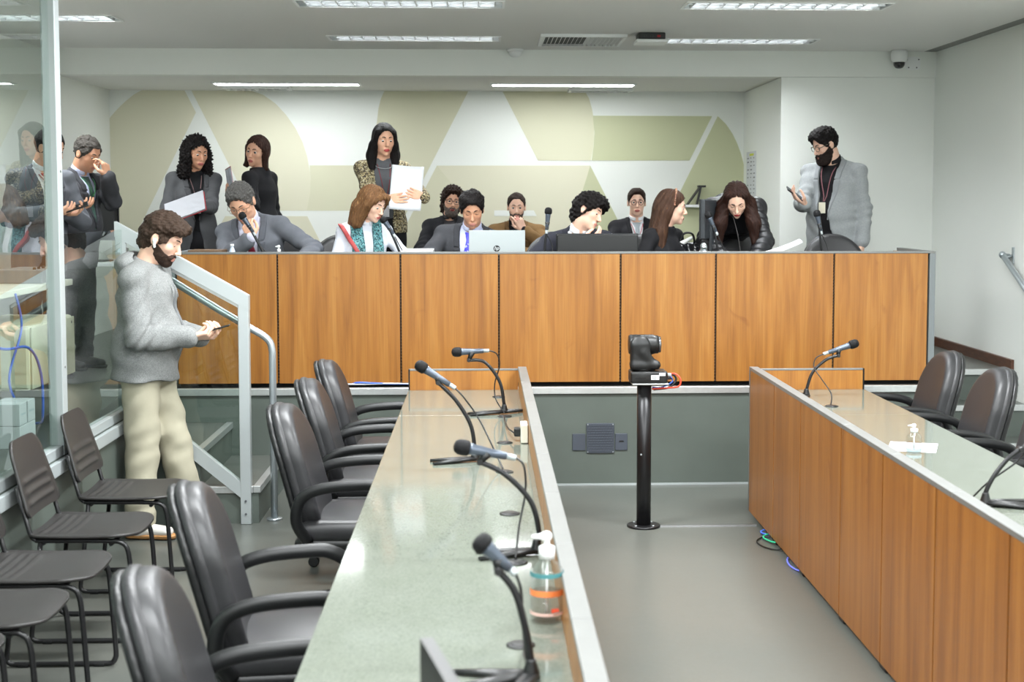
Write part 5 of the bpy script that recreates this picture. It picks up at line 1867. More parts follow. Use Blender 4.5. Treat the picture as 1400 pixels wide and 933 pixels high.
    def long_hair(s, mat, locks, thick=0.014, rough=0.003, freq=(90, 12), line=-0.008, h=0.006, part=False):
        """cap plus locks: prims in head coordinates ('h') or person coordinates ('p')"""
        P = [(p_move(HEAD[0][0], s.Rh, s.hc, s.hs), 0.02, thick, 'u'), (p_move(HEAD[1][0], s.Rh, s.hc, s.hs), 0.02, thick * 0.5, 'u')]
        ex = []
        for (fr, p, k) in locks:
            ex.append((p_move(p, s.Rh, s.hc, s.hs) if fr == 'h' else p, k, 0.0, 'u'))
        F = Field(P + ex, h)
        F.D[:] = 1.0
        for p in P:
            F.add(*p)
        X, Y, Z = s.Hc(*F.grid())
        F.D = np.maximum(F.D, ((line - (0.70 * Y + 0.714 * Z)) * s.hs).astype(np.float32))
        for e in ex:
            F.add(*e)
        face = np.sqrt((X / 0.062) ** 2 + (np.minimum(Z + 0.005, 0) / 0.115) ** 2 + (np.maximum(Z + 0.005, 0) / 0.088) ** 2 + ((np.maximum(Y + 0.055, 0)) / 0.045) ** 2) - 1
        F.D = np.maximum(F.D, (-face * 0.05).astype(np.float32))
        gx, gy, gz = F.grid()
        ang = np.arctan2(X, Y + 0.02)
        F.D = (F.D + rough * (np.sin(freq[0] * 0.25 * ang + freq[1] * Z + 2 * np.sin(18 * Z)) + 0.5 * np.sin(freq[0] * 0.6 * ang + 9 * Z))).astype(np.float32)
        if part:
            F.D = (F.D + 0.008 * np.exp(-(X / 0.004) ** 2) * (Z > 0.02)).astype(np.float32)
        V, Q = surface_nets(F)
        return obj('hair', np_mesh('hair', V, Q), mat, s.t)

    def beard(s, mat, thick=0.005, rough=0.0015, low=-0.14, moustache=True, h=0.0042, cheek=-0.016, lengthen=0.0):
        P = [(p, k, g + thick, m) for (p, k, g, m) in s.head_prims(6)]
        if lengthen:
            P.append(U(p_move(p_ell((0, -0.06, -0.105), (0.05, 0.045, 0.035)), s.Rh, s.hc, s.hs), 0.02, lengthen))
        P.append(U(p_move(p_ell((0, -0.086, -0.062), (0.027, 0.013, 0.02)), s.Rh, s.hc, s.hs), 0.012, thick))
        F = Field(P, h)
        X, Y, Z = s.Hc(*F.grid())
        m = np.maximum(Z - 0.53 * Y - cheek * np.clip((np.abs(X) - 0.022) / 0.012, 0, 1), Y - 0.012)
        m = np.maximum(m, low - Z)
        if not moustache:
            m = np.maximum(m, Z + 0.075)
        lip = np.sqrt((X / 0.024) ** 2 + ((Z + 0.069) / 0.011) ** 2) - 1
        m = np.maximum(m, np.where(Y < -0.06, -lip * 0.02, -1))
        F.D = np.maximum(F.D, (m * s.hs).astype(np.float32))
        F.D = (F.D + rough * np.sin(190 * X) * np.sin(170 * Z + 40 * Y)).astype(np.float32)
        V, Q = surface_nets(F)
        return obj('beard', np_mesh('beard', V, Q), mat, s.t)

    # ---- clothes
    def folds(s, amp=0.004, el=0.006):
        A = s.arms

        def f(x, y, z):
            X, W, Aa = s.T(x, y, z)
            d = amp * np.sin(34 * Aa + 9 * X + 2.2 * np.sin(13 * X + 4 * W)) * np.sin(11 * X + 17 * W + 3 * np.sin(7 * Aa))
            for q in A:
                S, E, Wp = A[q][:3]
                ax = nrm(Wp - S)
                r2 = (x - E[0]) ** 2 + (y - E[1]) ** 2 + (z - E[2]) ** 2
                t = (x - E[0]) * ax[0] + (y - E[1]) * ax[1] + (z - E[2]) * ax[2]
                side = (x - E[0]) * (1.3 - ax[0]) - (y - E[1]) * 0.6
                d = d + el * np.exp(-r2 / 0.014) * np.sin(95 * t + 26 * side)
            return d
        return f

    def neckplane(s, x, y, z, n0, up):
        X, Y, Z = x - n0[0], y - n0[1], z - n0[2]
        t = X * up[0] + Y * up[1] + Z * up[2]
        r = np.sqrt(np.maximum(X * X + Y * Y + Z * Z - t * t, 0))
        return np.where((r < 0.115) & (t < 0.2), t, -1.0).astype(np.float32)

    def vw(s, a, bottom, topw, low=0.0):
        """half width of the jacket opening at spine height a"""
        t = np.clip((a - bottom) / (0.47 * s.k - bottom), 0, 1)
        return low + (topw - low) * t

    def shirt(s, mat, g=0.010, cuffs=0.97, collar=True, name='shirt', hoodlike=False, hm=0.008, sleeves=True, collar_mat=None, hips=True, neckcut=True):
        P = s.torso(g, hips) + (s.sleeves(g * 0.6, cuffs) if sleeves else [])
        F = Field(P, hm)
        F.shift(s.folds(0.002, 0.003))
        up = nrm(s.NT - s.N)
        n0 = s.N + up * 0.03 * s.k
        x, y, z = F.grid()
        F.D = np.maximum(F.D, s.neckplane(x, y, z, n0, up))
        V, Q = surface_nets(F)
        o = obj(name, np_mesh(name, V, Q), mat, s.t)
        if collar:
            c0 = s.N + up * 0.012 * s.k
            c1 = s.N + up * 0.060 * s.k
            fw = s.Rt @ V3(0, -1, 0)
            r = 0.064 * s.k
            F = Field([U(p_cone(c0 - up * 0.02, c1 + up * 0.02, r * 1.12, r * 0.98))], 0.005)
            x, y, z = F.grid()
            t = (x - c0[0]) * up[0] + (y - c0[1]) * up[1] + (z - c0[2]) * up[2]
            fr = (x - s.N[0]) * fw[0] + (y - s.N[1]) * fw[1] + (z - s.N[2]) * fw[2]
            F.cut(lambda x, y, z: np.maximum(t - 0.048 * s.k + 0.35 * np.maximum(fr, 0), -t - 0.012 - 0.25 * np.maximum(fr, 0)))
            X, W, Aa = s.T(x, y, z)
            F.cut(lambda x, y, z: np.where(W > 0.0, 0.012 - np.abs(X) - 0.3 * np.maximum(0.46 * s.k - Aa, 0), -1.0) * (t > -0.0))
            V, Q = surface_nets(F)
            obj('collar', np_mesh('collar', V, Q), collar_mat or mat, o)
        return o

    def tie(s, mat, g=0.016, to=0.06, name='tie', w=(0.017, 0.036)):
        F = Field(s.torso(g), 0.006)
        x, y, z = F.grid()
        X, W, A = s.T(x, y, z)
        t = np.clip((0.44 * s.k - A) / 0.3, 0, 1)
        hw = w[0] + (w[1] - w[0]) * t
        hw = np.where(A > 0.425 * s.k, w[0] + 0.5 * (A - 0.425 * s.k), hw)
        F.cut(lambda x, y, z: np.maximum(np.maximum(np.abs(X) - hw, 0.02 - W), np.maximum(A - 0.472 * s.k, to - A)))
        V, Q = surface_nets(F)
        return obj(name, np_mesh(name, V, Q), mat, s.t)

    def jacket(s, mat, g=0.024, bottom=0.16, topw=0.075, low=0.0, hem=-0.18, lapel=None, cuffs=0.95, name='jacket', bulk=1.0, hm=0.0085, fold=0.0045, closed=False, openlow=False, collar=True, lapel_w=0.042, shifts=(), el=0.007, extra=()):
        k = s.k
        P = s.torso(g) + list(extra)
        A_ = s.sleeves(g, cuffs, bulk)
        sd = s.Rt @ V3(1, 0, 0)
        hipw = (0.165 if s.female else 0.16) * s.width
        if not s.seated:
            P.append(U(p_slab(s.tp(0, 0, hem * k), s.tp(0, 0, 0.02), sd, hipw + g * 1.2 + s.fat * 0.3, 0.125 * k + g + s.fat * 0.7, hipw + g, 0.11 * k + g + s.fat), 0.05))
        for q, gg in (('L', 1), ('R', -1)):
            P.append(U(p_ball(s.S[q] + s.Rt @ V3(gg * 0.010, 0, 0.008), 0.043 * k), 0.02, g * 0.75))
        up = nrm(s.NT - s.N)
        if collar:
            P.append(U(p_cone(s.N - up * 0.02, s.N + up * 0.03 * k, 0.07 * k, 0.064 * k), 0.015, g * 0.35))
        F = Field(P + A_, hm)
        F.D[:] = 1.0
        for q in P:
            F.add(*q)
        x, y, z = F.grid()
        X, W, A = s.T(x, y, z)
        if not closed:
            hw = s.vw(A, bottom * k, topw * k, low)
            if openlow:
                hw = np.where(A < bottom * k, low + 0.22 * np.maximum(bottom * k - A, 0), hw)
            v = np.maximum(np.abs(X) - hw, 0.0 - W)
            if not openlow:
                v = np.maximum(v, bottom * k - A)
            F.D = np.maximum(F.D, (-v).astype(np.float32))
        n0 = s.N + up * 0.032 * k
        F.D = np.maximum(F.D, s.neckplane(x, y, z, n0, up))
        F.D = np.maximum(F.D, (hem * k - 0.02 - A).astype(np.float32))
        for q in A_:
            F.add(*q)
        F.shift(s.folds(fold, el))
        for f in shifts:
            F.shift(f)
        V, Q = surface_nets(F)
        o = obj(name, np_mesh(name, V, Q), mat, s.t)
        if lapel is not None:
            F = Field(s.torso(g + 0.008) + ([U(p_cone(s.N - up * 0.02, s.N + up * 0.03 * k, 0.07 * k, 0.064 * k), 0.015, g * 0.35 + 0.006)]), 0.0062)
            x, y, z = F.grid()
            X, W, A = s.T(x, y, z)
            hw = s.vw(A, bottom * k, topw * k, low)
            t = np.clip((A - bottom * k) / (0.34 * k - bottom * k), 0, 1)
            lw = hw + lapel_w * t
            lw = np.where((A > 0.365 * k) & (A < 0.375 * k), hw, lw)
            lw = np.where(A > 0.375 * k, hw + lapel_w * 0.85, lw)
            m = np.maximum(np.maximum(np.abs(X) - lw, hw - 0.002 - np.abs(X)), np.maximum(-0.005 - W, bottom * k - A))
            m = np.maximum(m, (x - n0[0]) * up[0] + (y - n0[1]) * up[1] + (z - n0[2]) * up[2])
            F.D = np.maximum(F.D, m.astype(np.float32))
            V, Q = surface_nets(F)
            if len(V):
                obj('lapel', np_mesh('lapel', V, Q), lapel, o)
        return o

    def trousers(s, mat, g=0.016, hm=0.01, shoes=None, extra=(), cuff=0.98, fold=0.004, bag=0.0):
        k = s.k
        sd = s.Rt @ V3(1, 0, 0)
        P = [U(p_slab(s.P0 + V3(0, 0, -0.06), s.tp(0, 0, 0.10 * k), sd, 0.158 * s.width, 0.112 * k + s.fat * 0.5, 0.145 * s.width + s.fat * 0.4, 0.10 * k + s.fat * 0.8), 0.04, g)]
        for q, (a, b, c) in s.legs.items():
            P += [U(p_cone(a, b, 0.081 * k, 0.062 * k + bag), 0.03, g), U(p_cone(b, b + (c - b) * cuff, 0.060 * k + bag, 0.050 * k + bag), 0.012, g)]
        F = Field(P, hm)
        L = s.legs

        def f(x, y, z):
            d = fold * np.sin(38 * z + 14 * x + 2 * np.sin(15 * y)) * np.sin(19 * y + 12 * x)
            for q in L:
                b = L[q][1]
                d = d + 0.0025 * np.exp(-((x - b[0]) ** 2 + (y - b[1]) ** 2 + (z - b[2]) ** 2) / 0.02) * np.sin(70 * z + 30 * y)
                c = L[q][2]
                d = d + 0.005 * np.exp(-((x - c[0]) ** 2 + (y - c[1]) ** 2 + (z - c[2] - 0.08) ** 2) / 0.012) * np.sin(85 * z + 20 * y)
            return d
        F.shift(f)
        cz = min(c[2] for (a, b, c) in s.legs.values())
        V, Q = surface_nets(F)
        o = obj('trousers', np_mesh('trousers', V, Q), mat, s.t)
        for q, (a, b, c) in s.legs.items():
            if shoes:
                sm, sole, dr = shoes
                dv = nrm(V3(*(dr[q] if isinstance(dr, dict) else dr)))
                ft = V3(c[0], c[1], c[2] - 0.09)
                sh = sdf_obj('shoe', [U(p_slab(ft + dv * -0.045 + V3(0, 0, 0.05), ft + dv * 0.16 + V3(0, 0, 0.038), np.cross(dv, V3(0, 0, 1)), 0.036, 0.045, 0.04, 0.028), 0.02), U(p_cone(ft + V3(0, 0, 0.05), ft + V3(0, 0, 0.10), 0.046, 0.04), 0.03)], 0.007, sm, s.t,
                             cuts=[lambda x, y, z: ft[2] + 0.014 - z + 0 * x + 0 * y])
                F = Field([U(p_slab(ft + dv * -0.045 + V3(0, 0, 0.03), ft + dv * 0.165 + V3(0, 0, 0.03), np.cross(dv, V3(0, 0, 1)), 0.041, 0.05, 0.044, 0.05))], 0.006)
                F.cut(lambda x, y, z: np.maximum(z - ft[2] - 0.024, ft[2] + 0.001 - z) + 0 * x + 0 * y)
                V, Q = surface_nets(F)
                obj('sole', np_mesh('sole', V, Q), sole, sh)
        return o

    def glasses(s, mat, rw=0.0225, rh=0.019, r=0.0016, round_=False, tint=None, z=0.004, y=-0.101):
        bm = bmesh.new()
        for g in (-1, 1):
            pts = []
            for i in range(25):
                a = 2 * math.pi * i / 24
                e = 1.0 if round_ else 0.62
                cx = math.copysign(abs(math.cos(a)) ** e, math.cos(a)) * rw
                cz = math.copysign(abs(math.sin(a)) ** e, math.sin(a)) * rh
                pts.append(s.hp(g * 0.032 + cx, y + 0.25 * abs(g * 0.032 + cx) * 0.3, z + cz))
            bm_tube(bm, pts, r, 6)
            bm_tube(bm, [s.hp(g * (0.032 + rw), y + 0.004, z + 0.006), s.hp(g * 0.072, y + 0.02, z + 0.007), s.hp(g * 0.081, -0.02, z + 0.009), s.hp(g * 0.079, 0.012, z + 0.004)], r * 1.1, 6)
        bm_tube(bm, [s.hp(-0.010, y, z + 0.004), s.hp(0, y - 0.002, z + 0.007), s.hp(0.010, y, z + 0.004)], r, 6)
        return bm_obj('glasses', bm, mat, s.t)

    def lanyard(s, mat, badge=None, drop=0.16, g=0.028, sp=0.05, w=0.004):
        k = s.k

        def front(x, a, gg):
            # march from outside to the chest surface
            P = s.torso(gg)
            F = [p[0][0] for p in P]
            for wv in np.arange(0.35, -0.1, -0.004):
                p = s.tp(x, wv, a)
                if min(f(np.float64(p[0]), np.float64(p[1]), np.float64(p[2])) for f in F) - gg < 0:
                    return p
            return s.tp(x, 0.1, a)
        bm = bmesh.new()
        top = 0.462 * k
        for sg in (-1, 1):
            pts = [front(sg * (sp * (1 - t) + 0.004), top - (drop + 0.0) * t, g) for t in np.linspace(0, 1, 8)]
            bm_tube(bm, pts, w, 6, 0, 0.5)
        o = bm_obj('lanyard', bm, mat, s.t)
        if badge:
            p = front(0.0, top - drop - 0.05, g + 0.012)
            bm = bmesh.new()
            bm_box(bm, (-0.027, -0.002, -0.042), (0.027, 0.002, 0.042), 0.001)
            b = bm_obj('badge', bm, badge, o, tuple(p))
            b.rotation_euler = Matrix(s.Rt.tolist()).to_euler()
        return o

# fabric and colours
SUIT_GREY = cloth('suit_mid_grey', C(100, 103, 110))
SUIT_DARK = cloth('suit_charcoal', C(66, 67, 71))
SUIT_NAVY = cloth('suit_dark_navy', C(48, 49, 58))
SUIT_BLACK = cloth('suit_black', C(34, 34, 38))
LAP = {}
def lap(m, c):
    if m.name not in LAP:
        LAP[m.name] = cloth(m.name + '_lapel', c)
    return LAP[m.name]
BLAZER_GREY = cloth('blazer_grey', C(86, 87, 90))
JACKET_LT = cloth('jacket_light_grey', C(154, 158, 160), 0.09, 0.85, 90)
JACKET_BROWN = cloth('jacket_brown_tweed', C(128, 100, 66), 0.12, 0.9, 120)
BLACK_CLOTH = cloth('black_cloth', C(26, 26, 29))
SHIRT_W = cloth('shirt_white', C(232, 234, 238), 0.02)
SHIRT_LAV = cloth('shirt_pale_lavender', C(206, 206, 224), 0.03)
SHIRT_BLUE = cloth('shirt_pale_blue', C(198, 204, 230), 0.03)
TIE_BLUE = pattern_mat('tie_blue_dotted', [C(58, 56, 190), C(66, 62, 206), C(58, 56, 190), C(58, 56, 190), C(58, 56, 190), C(170, 176, 240)], 70, 0.45)
TIE_RED = M('tie_dark_red', C(120, 22, 44), 0.5)
TIE_BRIGHT = M('tie_bright_red', C(196, 22, 36), 0.5)
TIE_GREY = M('tie_silver_grey', C(150, 160, 166), 0.5)
TIE_DARK = M('tie_burgundy', C(72, 38, 44), 0.5)
TROUSER_DARK = cloth('trousers_dark', C(30, 30, 34))
SHOE_BLACK = M('shoe_black', C(24, 22, 22), 0.35)
SOLE_BLACK = M('sole_black', C(18, 18, 18), 0.6)
FR = V3(0, -1, 0)
BSH = (SHOE_BLACK, SOLE_BLACK, (0, -1, 0))


def held(name, label, cat, loc, R, group=None):
    t = thing(name, label, cat, tuple(loc), 0, group)
    t.rotation_euler = Matrix(np.asarray(R).tolist()).to_euler()
    return t


def frame(xd, yd):
    """rotation with local x along xd and local y close to yd"""
    a = nrm(xd)
    b = nrm(np.asarray(yd, float) - a * float(np.asarray(yd, float) @ a))
    return np.stack([a, b, np.cross(a, b)], 1)


def phone(label, loc, longd, facedir, case=BLACK):
    """long side along local x, screen towards local z"""
    R = frame(longd, np.cross(facedir, longd))
    t = held('phone', label, 'phone', loc, R)
    box('case', (-0.076, -0.037, -0.005), (0.076, 0.037, 0.004), case, t, 0.004)
    box('screen', (-0.072, -0.034, 0.004), (0.072, 0.034, 0.0048), M('phone_screen', C(16, 17, 20), 0.08), t)
    box('camera_bump', (-0.068, -0.03, -0.0075), (-0.035, 0.0, -0.005), SATIN, t, 0.002)
    return t


# 1 ---- man in hoodie beside the stairs
p = Person('bearded man in light grey hoodie and beige trousers looking at his phone by the stairs', (-1.75, 7.85, 1.645), 82, 84, 0.0, 1.80, lean=2, pitch=27, fat=0.028, skin=SK_LIGHT, h=0.0052, width=1.04, neck=0.5, hs=1.10)
p.arm('R', (-1.585, 7.72, 1.115), (-0.5, 0.55, -1), (1, 0.25, 0.12), (0.05, 0.5, 0.95), 0.85, 0.9)
p.arm('L', (-1.555, 7.86, 1.11), (0.5, 0.55, -1), (0.95, -0.3, 0.1), (0.0, -0.45, 0.95), 0.85, 0.8)
b = p.base
lg = lambda x, y, z: p.loc((x, y, z))
p.legs = {'R': (p.P0 + V3(-0.09, 0.0, -0.03), lg(-1.865, 7.80, 0.53), lg(-1.885, 7.78, 0.095)),
          'L': (p.P0 + V3(0.09, 0.0, -0.03), lg(-1.735, 7.96, 0.53), lg(-1.655, 8.0, 0.095))}
p.build_body(eyes='down', brow=H_BROWN)
HOOD = pattern_mat('heather_grey_knit', [C(118, 120, 120), C(134, 136, 135), C(142, 144, 143), C(126, 128, 128)], 320, 0.95)
def hood_folds(x, y, z):
    X, W, A = p.T(x, y, z)
    return 0.004 * np.sin(26 * A + 3 * np.sin(9 * X + 5 * W)) * (A < 0.2)
j = p.jacket(HOOD, g=0.026, hem=-0.10, closed=True, cuffs=0.93, name='hoodie', bulk=1.15, hm=0.0075, fold=0.006, shifts=[hood_folds], collar=True, el=0.01, extra=[U(p_cone(p.tp(g * 0.05, -0.02, 0.45), p.S[q] + p.Rt @ V3(g * 0.005, 0, 0.0), 0.062, 0.06), 0.04, 0.012) for q, g in (('L', 1), ('R', -1))])
# hood lying on the shoulders and the ribbed hem, zip and pocket
up = nrm(p.NT - p.N)
F = Field([U(p_ell(p.tp(0, -0.085, 0.50), (0.13, 0.085, 0.075), p.Rt @ rx(-28)), 0.03), U(p_cone(p.tp(0.085, 0.0, 0.47), p.tp(0.03, 0.085, 0.40), 0.04, 0.026), 0.03), U(p_cone(p.tp(-0.085, 0.0, 0.47), p.tp(-0.03, 0.085, 0.40), 0.04, 0.026), 0.03),
           SUB(p_cone(p.N, p.hp(0, 0.0, -0.03), 0.066, 0.066), 0.015), SUB(p_ell(p.tp(0, -0.05, 0.53), (0.07, 0.05, 0.04)), 0.03)], 0.0065)
F.shift(lambda x, y, z: 0.004 * np.sin(60 * z + 30 * y + 3 * np.sin(20 * x)))
V, Q = surface_nets(F)
obj('hood', np_mesh('hood', V, Q), HOOD, j)
def strip(pp, name, mat, g, hw, a0, a1, par, x0=0.0):
    F = Field(pp.torso(g), 0.005)
    x, y, z = F.grid()
    X, W, A = pp.T(x, y, z)
    F.cut(lambda x, y, z: np.maximum(np.maximum(np.abs(X - x0) - hw, 0.0 - W), np.maximum(A - a1, a0 - A)))
    V, Q = surface_nets(F)
    if len(V):
        obj(name, np_mesh(name, V, Q), mat, par)
strip(p, 'zip', M('zip_grey', C(110, 112, 114), 0.4, 0.4), 0.034, 0.006, -0.02, 0.41, j)
for sg in (-1, 1):
    tube('drawstring', catmull([p.tp(sg * 0.03, 0.13, 0.42), p.tp(sg * 0.035, 0.155, 0.38), p.tp(sg * 0.037, 0.168, 0.33)], 4), 0.003, HOOD, j, 6)
    pk = []
    for t in np.linspace(0, 1, 7):
        a = 0.1 - 0.16 * t
        x = sg * (0.085 + 0.05 * t)
        for wv in np.arange(0.35, -0.05, -0.004):
            q = p.tp(x, wv, a)
            if min(f[0][0](q[0], q[1], q[2]) for f in p.torso(0)) - 0.03 < 0:
                break
        pk.append(q)
    tube('pocket_seam', pk, 0.004, M('seam_grey', C(128, 130, 130), 0.9), j, 6)
TB = cloth('trousers_beige', C(172, 167, 147), 0.03, 0.85, 20)
d0 = p.dirl((1, 0.12, 0))
p.trousers(TB, bag=0.012, g=0.018, hm=0.0075, shoes=(M('shoe_white', C(226, 222, 214), 0.5), M('sole_tan', C(190, 140, 88), 0.6), {'R': p.dirl((1, -0.15, 0)), 'L': p.dirl((1, 0.2, 0))}), fold=0.007)
p.hair(H_BROWN, 0.016, 0.005, 55, top=0.018, nape=-0.10, extra=[U(p_ell((0, 0.055, -0.02), (0.068, 0.062, 0.08)), 0.02), U(p_ell((0.03, -0.07, 0.085), (0.05, 0.04, 0.03)), 0.02), U(p_ell((-0.03, -0.07, 0.085), (0.05, 0.04, 0.03)), 0.02)], h=0.005)
p.beard(H_BEARD, 0.0055)
sdf_e = obj('earphone', sdf_obj('tmp', [U(p_ball(tuple(p.hp(-0.092, 0.002, -0.006)), 0.011)), U(p_cone(p.hp(-0.093, 0.0, -0.012), p.hp(-0.093, -0.012, -0.036), 0.0085, 0.007), 0.006)], 0.003, WHITE, p.t).data, WHITE, p.t)
bpy.data.objects.remove(bpy.data.objects['tmp'])
phone('dark phone held by the bearded man in hoodie', (-1.455, 7.79, 1.155), (0.95, 0.1, 0.26), (-0.25, 0.0, 0.97))

# 2 ---- man touching his nose
p = Person('grey-haired man in dark suit touching his nose by the niche wall', (-2.815, 10.3, 2.185), 62, 62, PZ, 1.70, lean=8, pitch=24, fat=0.03, skin=SK_TAN)
p.arm('R', (-2.86, 10.02, 1.80), (-0.8, 0.4, -0.8), (1, 0.1, 0.1), (0, 0.3, 0.95), 0.5, 0.7)
p.arm('L', (-2.625, 10.12, 2.02), (0.7, 0.3, -1), (-0.2, 0.0, 1), (-0.9, 0.3, -0.1), [0.6, 0.9, 1.1, 1.2], 0.8)
p.build_body(brow=H_SALT)
p.shirt(SHIRT_BLUE)
p.tie(M('tie_green_grey', C(60, 84, 76), 0.5))
p.jacket(SUIT_DARK, lapel=lap(SUIT_DARK, C(56, 57, 61)), bottom=0.10, topw=0.07)
p.trousers(TROUSER_DARK, shoes=BSH)
p.hair(H_SALT, 0.010, 0.004, 90, nape=-0.09)
p.lanyard(M('lanyard_green', C(60, 130, 80), 0.6), None, 0.12)
phone('black phone in both hands of the man hidden behind the glass post', (-2.69, 9.57, 1.81), (0.9, 0.2, 0.3), (-0.3, -0.45, 0.85))

# 3 ---- man behind the post
p = Person('dark-haired man in grey suit with red tie partly hidden behind the glass post', (-2.915, 9.75, 2.205), 70, 48, PZ, 1.75, lean=5, pitch=20, skin=SK_MID)
p.arm('R', (-2.85, 9.5, 1.775), (-0.8, 0.3, -0.8), (1, 0.2, 0.05), (0, 0.4, 0.9), 0.5, 0.6)
p.arm('L', (-2.78, 9.66, 1.77), (0.8, 0.3, -0.8), (0.95, -0.35, 0.1), (-0.1, -0.5, 0.85), 0.6, 0.6)
p.build_body(brow=H_BLACK)
p.shirt(SHIRT_W)
p.tie(TIE_BRIGHT)
p.jacket(SUIT_GREY, lapel=lap(SUIT_GREY, C(88, 91, 98)), bottom=0.05, topw=0.085, openlow=True, low=0.03)
p.trousers(TROUSER_DARK, shoes=BSH)
p.hair(H_BLACK, 0.011, 0.002, 80, nape=-0.085)
p.lanyard(RED, M('badge_white_red', C(236, 220, 220), 0.4), 0.2)

# 4 ---- curly woman
p = Person('woman with long black curls in grey blazer reading a red folder', (-2.16, 10.9, 2.215), 38, 22, PZ, 1.70, female=True, lean=4, pitch=16, skin=SK_TAN)
p.arm('R', (-2.28, 10.60, 1.785), (-0.3, 0.6, -1), (0.8, -0.4, -0.1), (0.3, 0.0, 1), 0.35, 0.3)
p.arm('L', (-2.05, 10.56, 1.81), (0.3, 0.5, -1), (-0.6, -0.2, -0.15), (-0.2, 0.1, 1), 0.45, 0.4)
p.build_body(lips=LIP, brow=H_BLACK)
p.shirt(BLACK_CLOTH, collar=False)
p.jacket(BLAZER_GREY, g=0.018, lapel=lap(BLAZER_GREY, C(74, 75, 78)), bottom=0.10, topw=0.072, openlow=True, low=0.012, collar=False)
p.trousers(TROUSER_DARK, shoes=BSH)
lk = [('h', p_ell((0, 0.045, 0.0), (0.115, 0.085, 0.13)), 0.02)]
for sg in (-1, 1):
    lk += [('h', p_ell((sg * 0.085, 0.0, -0.06), (0.045, 0.065, 0.11)), 0.02), ('h', p_ell((sg * 0.098, -0.01, -0.15), (0.05, 0.06, 0.075)), 0.02), ('h', p_ell((sg * 0.05, 0.06, -0.15), (0.07, 0.05, 0.08)), 0.02)]
p.long_hair(H_BLACK, lk, 0.02, 0.0)
curls(p, [c for c in p.t.children if c.name.startswith('hair')][0], 0.014, 120)
p.lanyard(M('lanyard_rose', C(120, 92, 92), 0.6), M('badge_pale', C(220, 214, 216), 0.4), 0.19, 0.022, 0.045, 0.003)
t = held('paper_folder', 'red folder with white papers held by the curly-haired woman', 'folder', (-2.165, 10.47, 1.80), frame((0.93, 0.0, 0.34), (-0.15, 0.75, 0.6)))
box('cover', (-0.155, -0.11, -0.006), (0.155, 0.115, -0.002), RED, t, 0.001)
box('papers', (-0.15, -0.105, -0.002), (0.15, 0.12, 0.010), M('paper_grey_light', C(172, 174, 180), 0.7), t, 0.001)

# 5 ---- woman in black jacket
p = Person('woman in black jacket with brown bob turning to look over her shoulder', (-1.755, 11.2, 2.235), -22, -112, PZ, 1.70, female=True, lean=2, pitch=8, roll=10, skin=SK_MID, neck=0.25)
p.arm('L', (-1.93, 11.06, 1.86), (0.6, 0.6, -0.7), (-0.2, -0.4, 0.9), (0.6, 0.7, 0.1), 0.7, 0.5)
p.hang('R', 0.06, 0.05)
p.build_body(lips=LIP, eyes='open', brow=H_DARK)
p.jacket(BLACK_CLOTH, g=0.018, closed=True, hem=-0.12)
p.trousers(TROUSER_DARK, shoes=BSH)
lk = [('h', p_ell((0, 0.04, 0.0), (0.092, 0.075, 0.11)), 0.02)]
for sg in (-1, 1):
    lk += [('h', p_cone((sg * 0.07, 0.0, 0.02), (sg * 0.085, 0.005, -0.125), 0.035, 0.022), 0.02), ('h', p_cone((sg * 0.085, 0.0, -0.11), (sg * 0.112, 0.0, -0.13), 0.018, 0.01), 0.015)]
lk += [('h', p_cone((0, 0.08, -0.08), (0.04, 0.105, -0.13), 0.04, 0.014), 0.02), ('h', p_cone((0, 0.08, -0.08), (-0.04, 0.105, -0.13), 0.04, 0.014), 0.02)]
p.long_hair(hair_mat('hair_bob_brown', C(62, 42, 36), C(112, 74, 66), (50, 50, 6)), lk, 0.014, 0.003)
t = held('magazine', 'upright printed magazine with red edge held by the woman in black jacket', 'magazine', (-1.925, 10.98, 1.965), frame((0.35, -0.9, 0.1), (-0.12, 0.0, 1)))
box('cover', (-0.105, -0.15, -0.003), (0.105, 0.14, 0.0), M('magazine_red', C(150, 70, 74), 0.4), t)
box('page', (-0.095, -0.15, 0.0), (0.1, 0.132, 0.002), M('magazine_print', C(170, 176, 192), 0.35, var=0.4, vs=14), t)

# 6 ---- grey suit man with hand on his mouth
p = Person('grey-haired man in grey suit leaning on his hand behind a microphone', (-1.665, 9.93, 1.84), -6, -4, PZ, 1.76, lean=20, pitch=36, roll=-10, side=-8, seated=True, skin=SK_MID, fat=0.02, width=1.06, hs=1.1)
p.arm('R', (-1.575, 9.745, 1.60), (-0.7, -0.2, -1), (-0.25, 0.1, 0.9), (0.1, 0.9, 0.2), [0.9, 1.1, 1.2, 1.25], 0.6)
p.arm('L', (-1.24, 9.76, 1.44), (0.8, 0.5, -0.3), (-0.2, -1, 0), (-0.3, 0, -1), 0.3, 0.3)
p.build_body(eyes='down', brow=H_SALT)
p.shirt(SHIRT_LAV, cuffs=1.0)
p.tie(TIE_RED)
p.jacket(SUIT_GREY, lapel=lap(SUIT_GREY, C(88, 91, 98)), bottom=0.12, topw=0.085, cuffs=0.84, fold=0.006, lapel_w=0.05)
p.trousers(TROUSER_DARK, shoes=BSH)
o = p.hair(H_GREY, 0.012, 0.0, 90, nape=-0.09, top=0.004)
curls(p, o, 0.007, 120)
p.glasses(M('glasses_amber', C(110, 88, 66), 0.3), 0.024, 0.016)

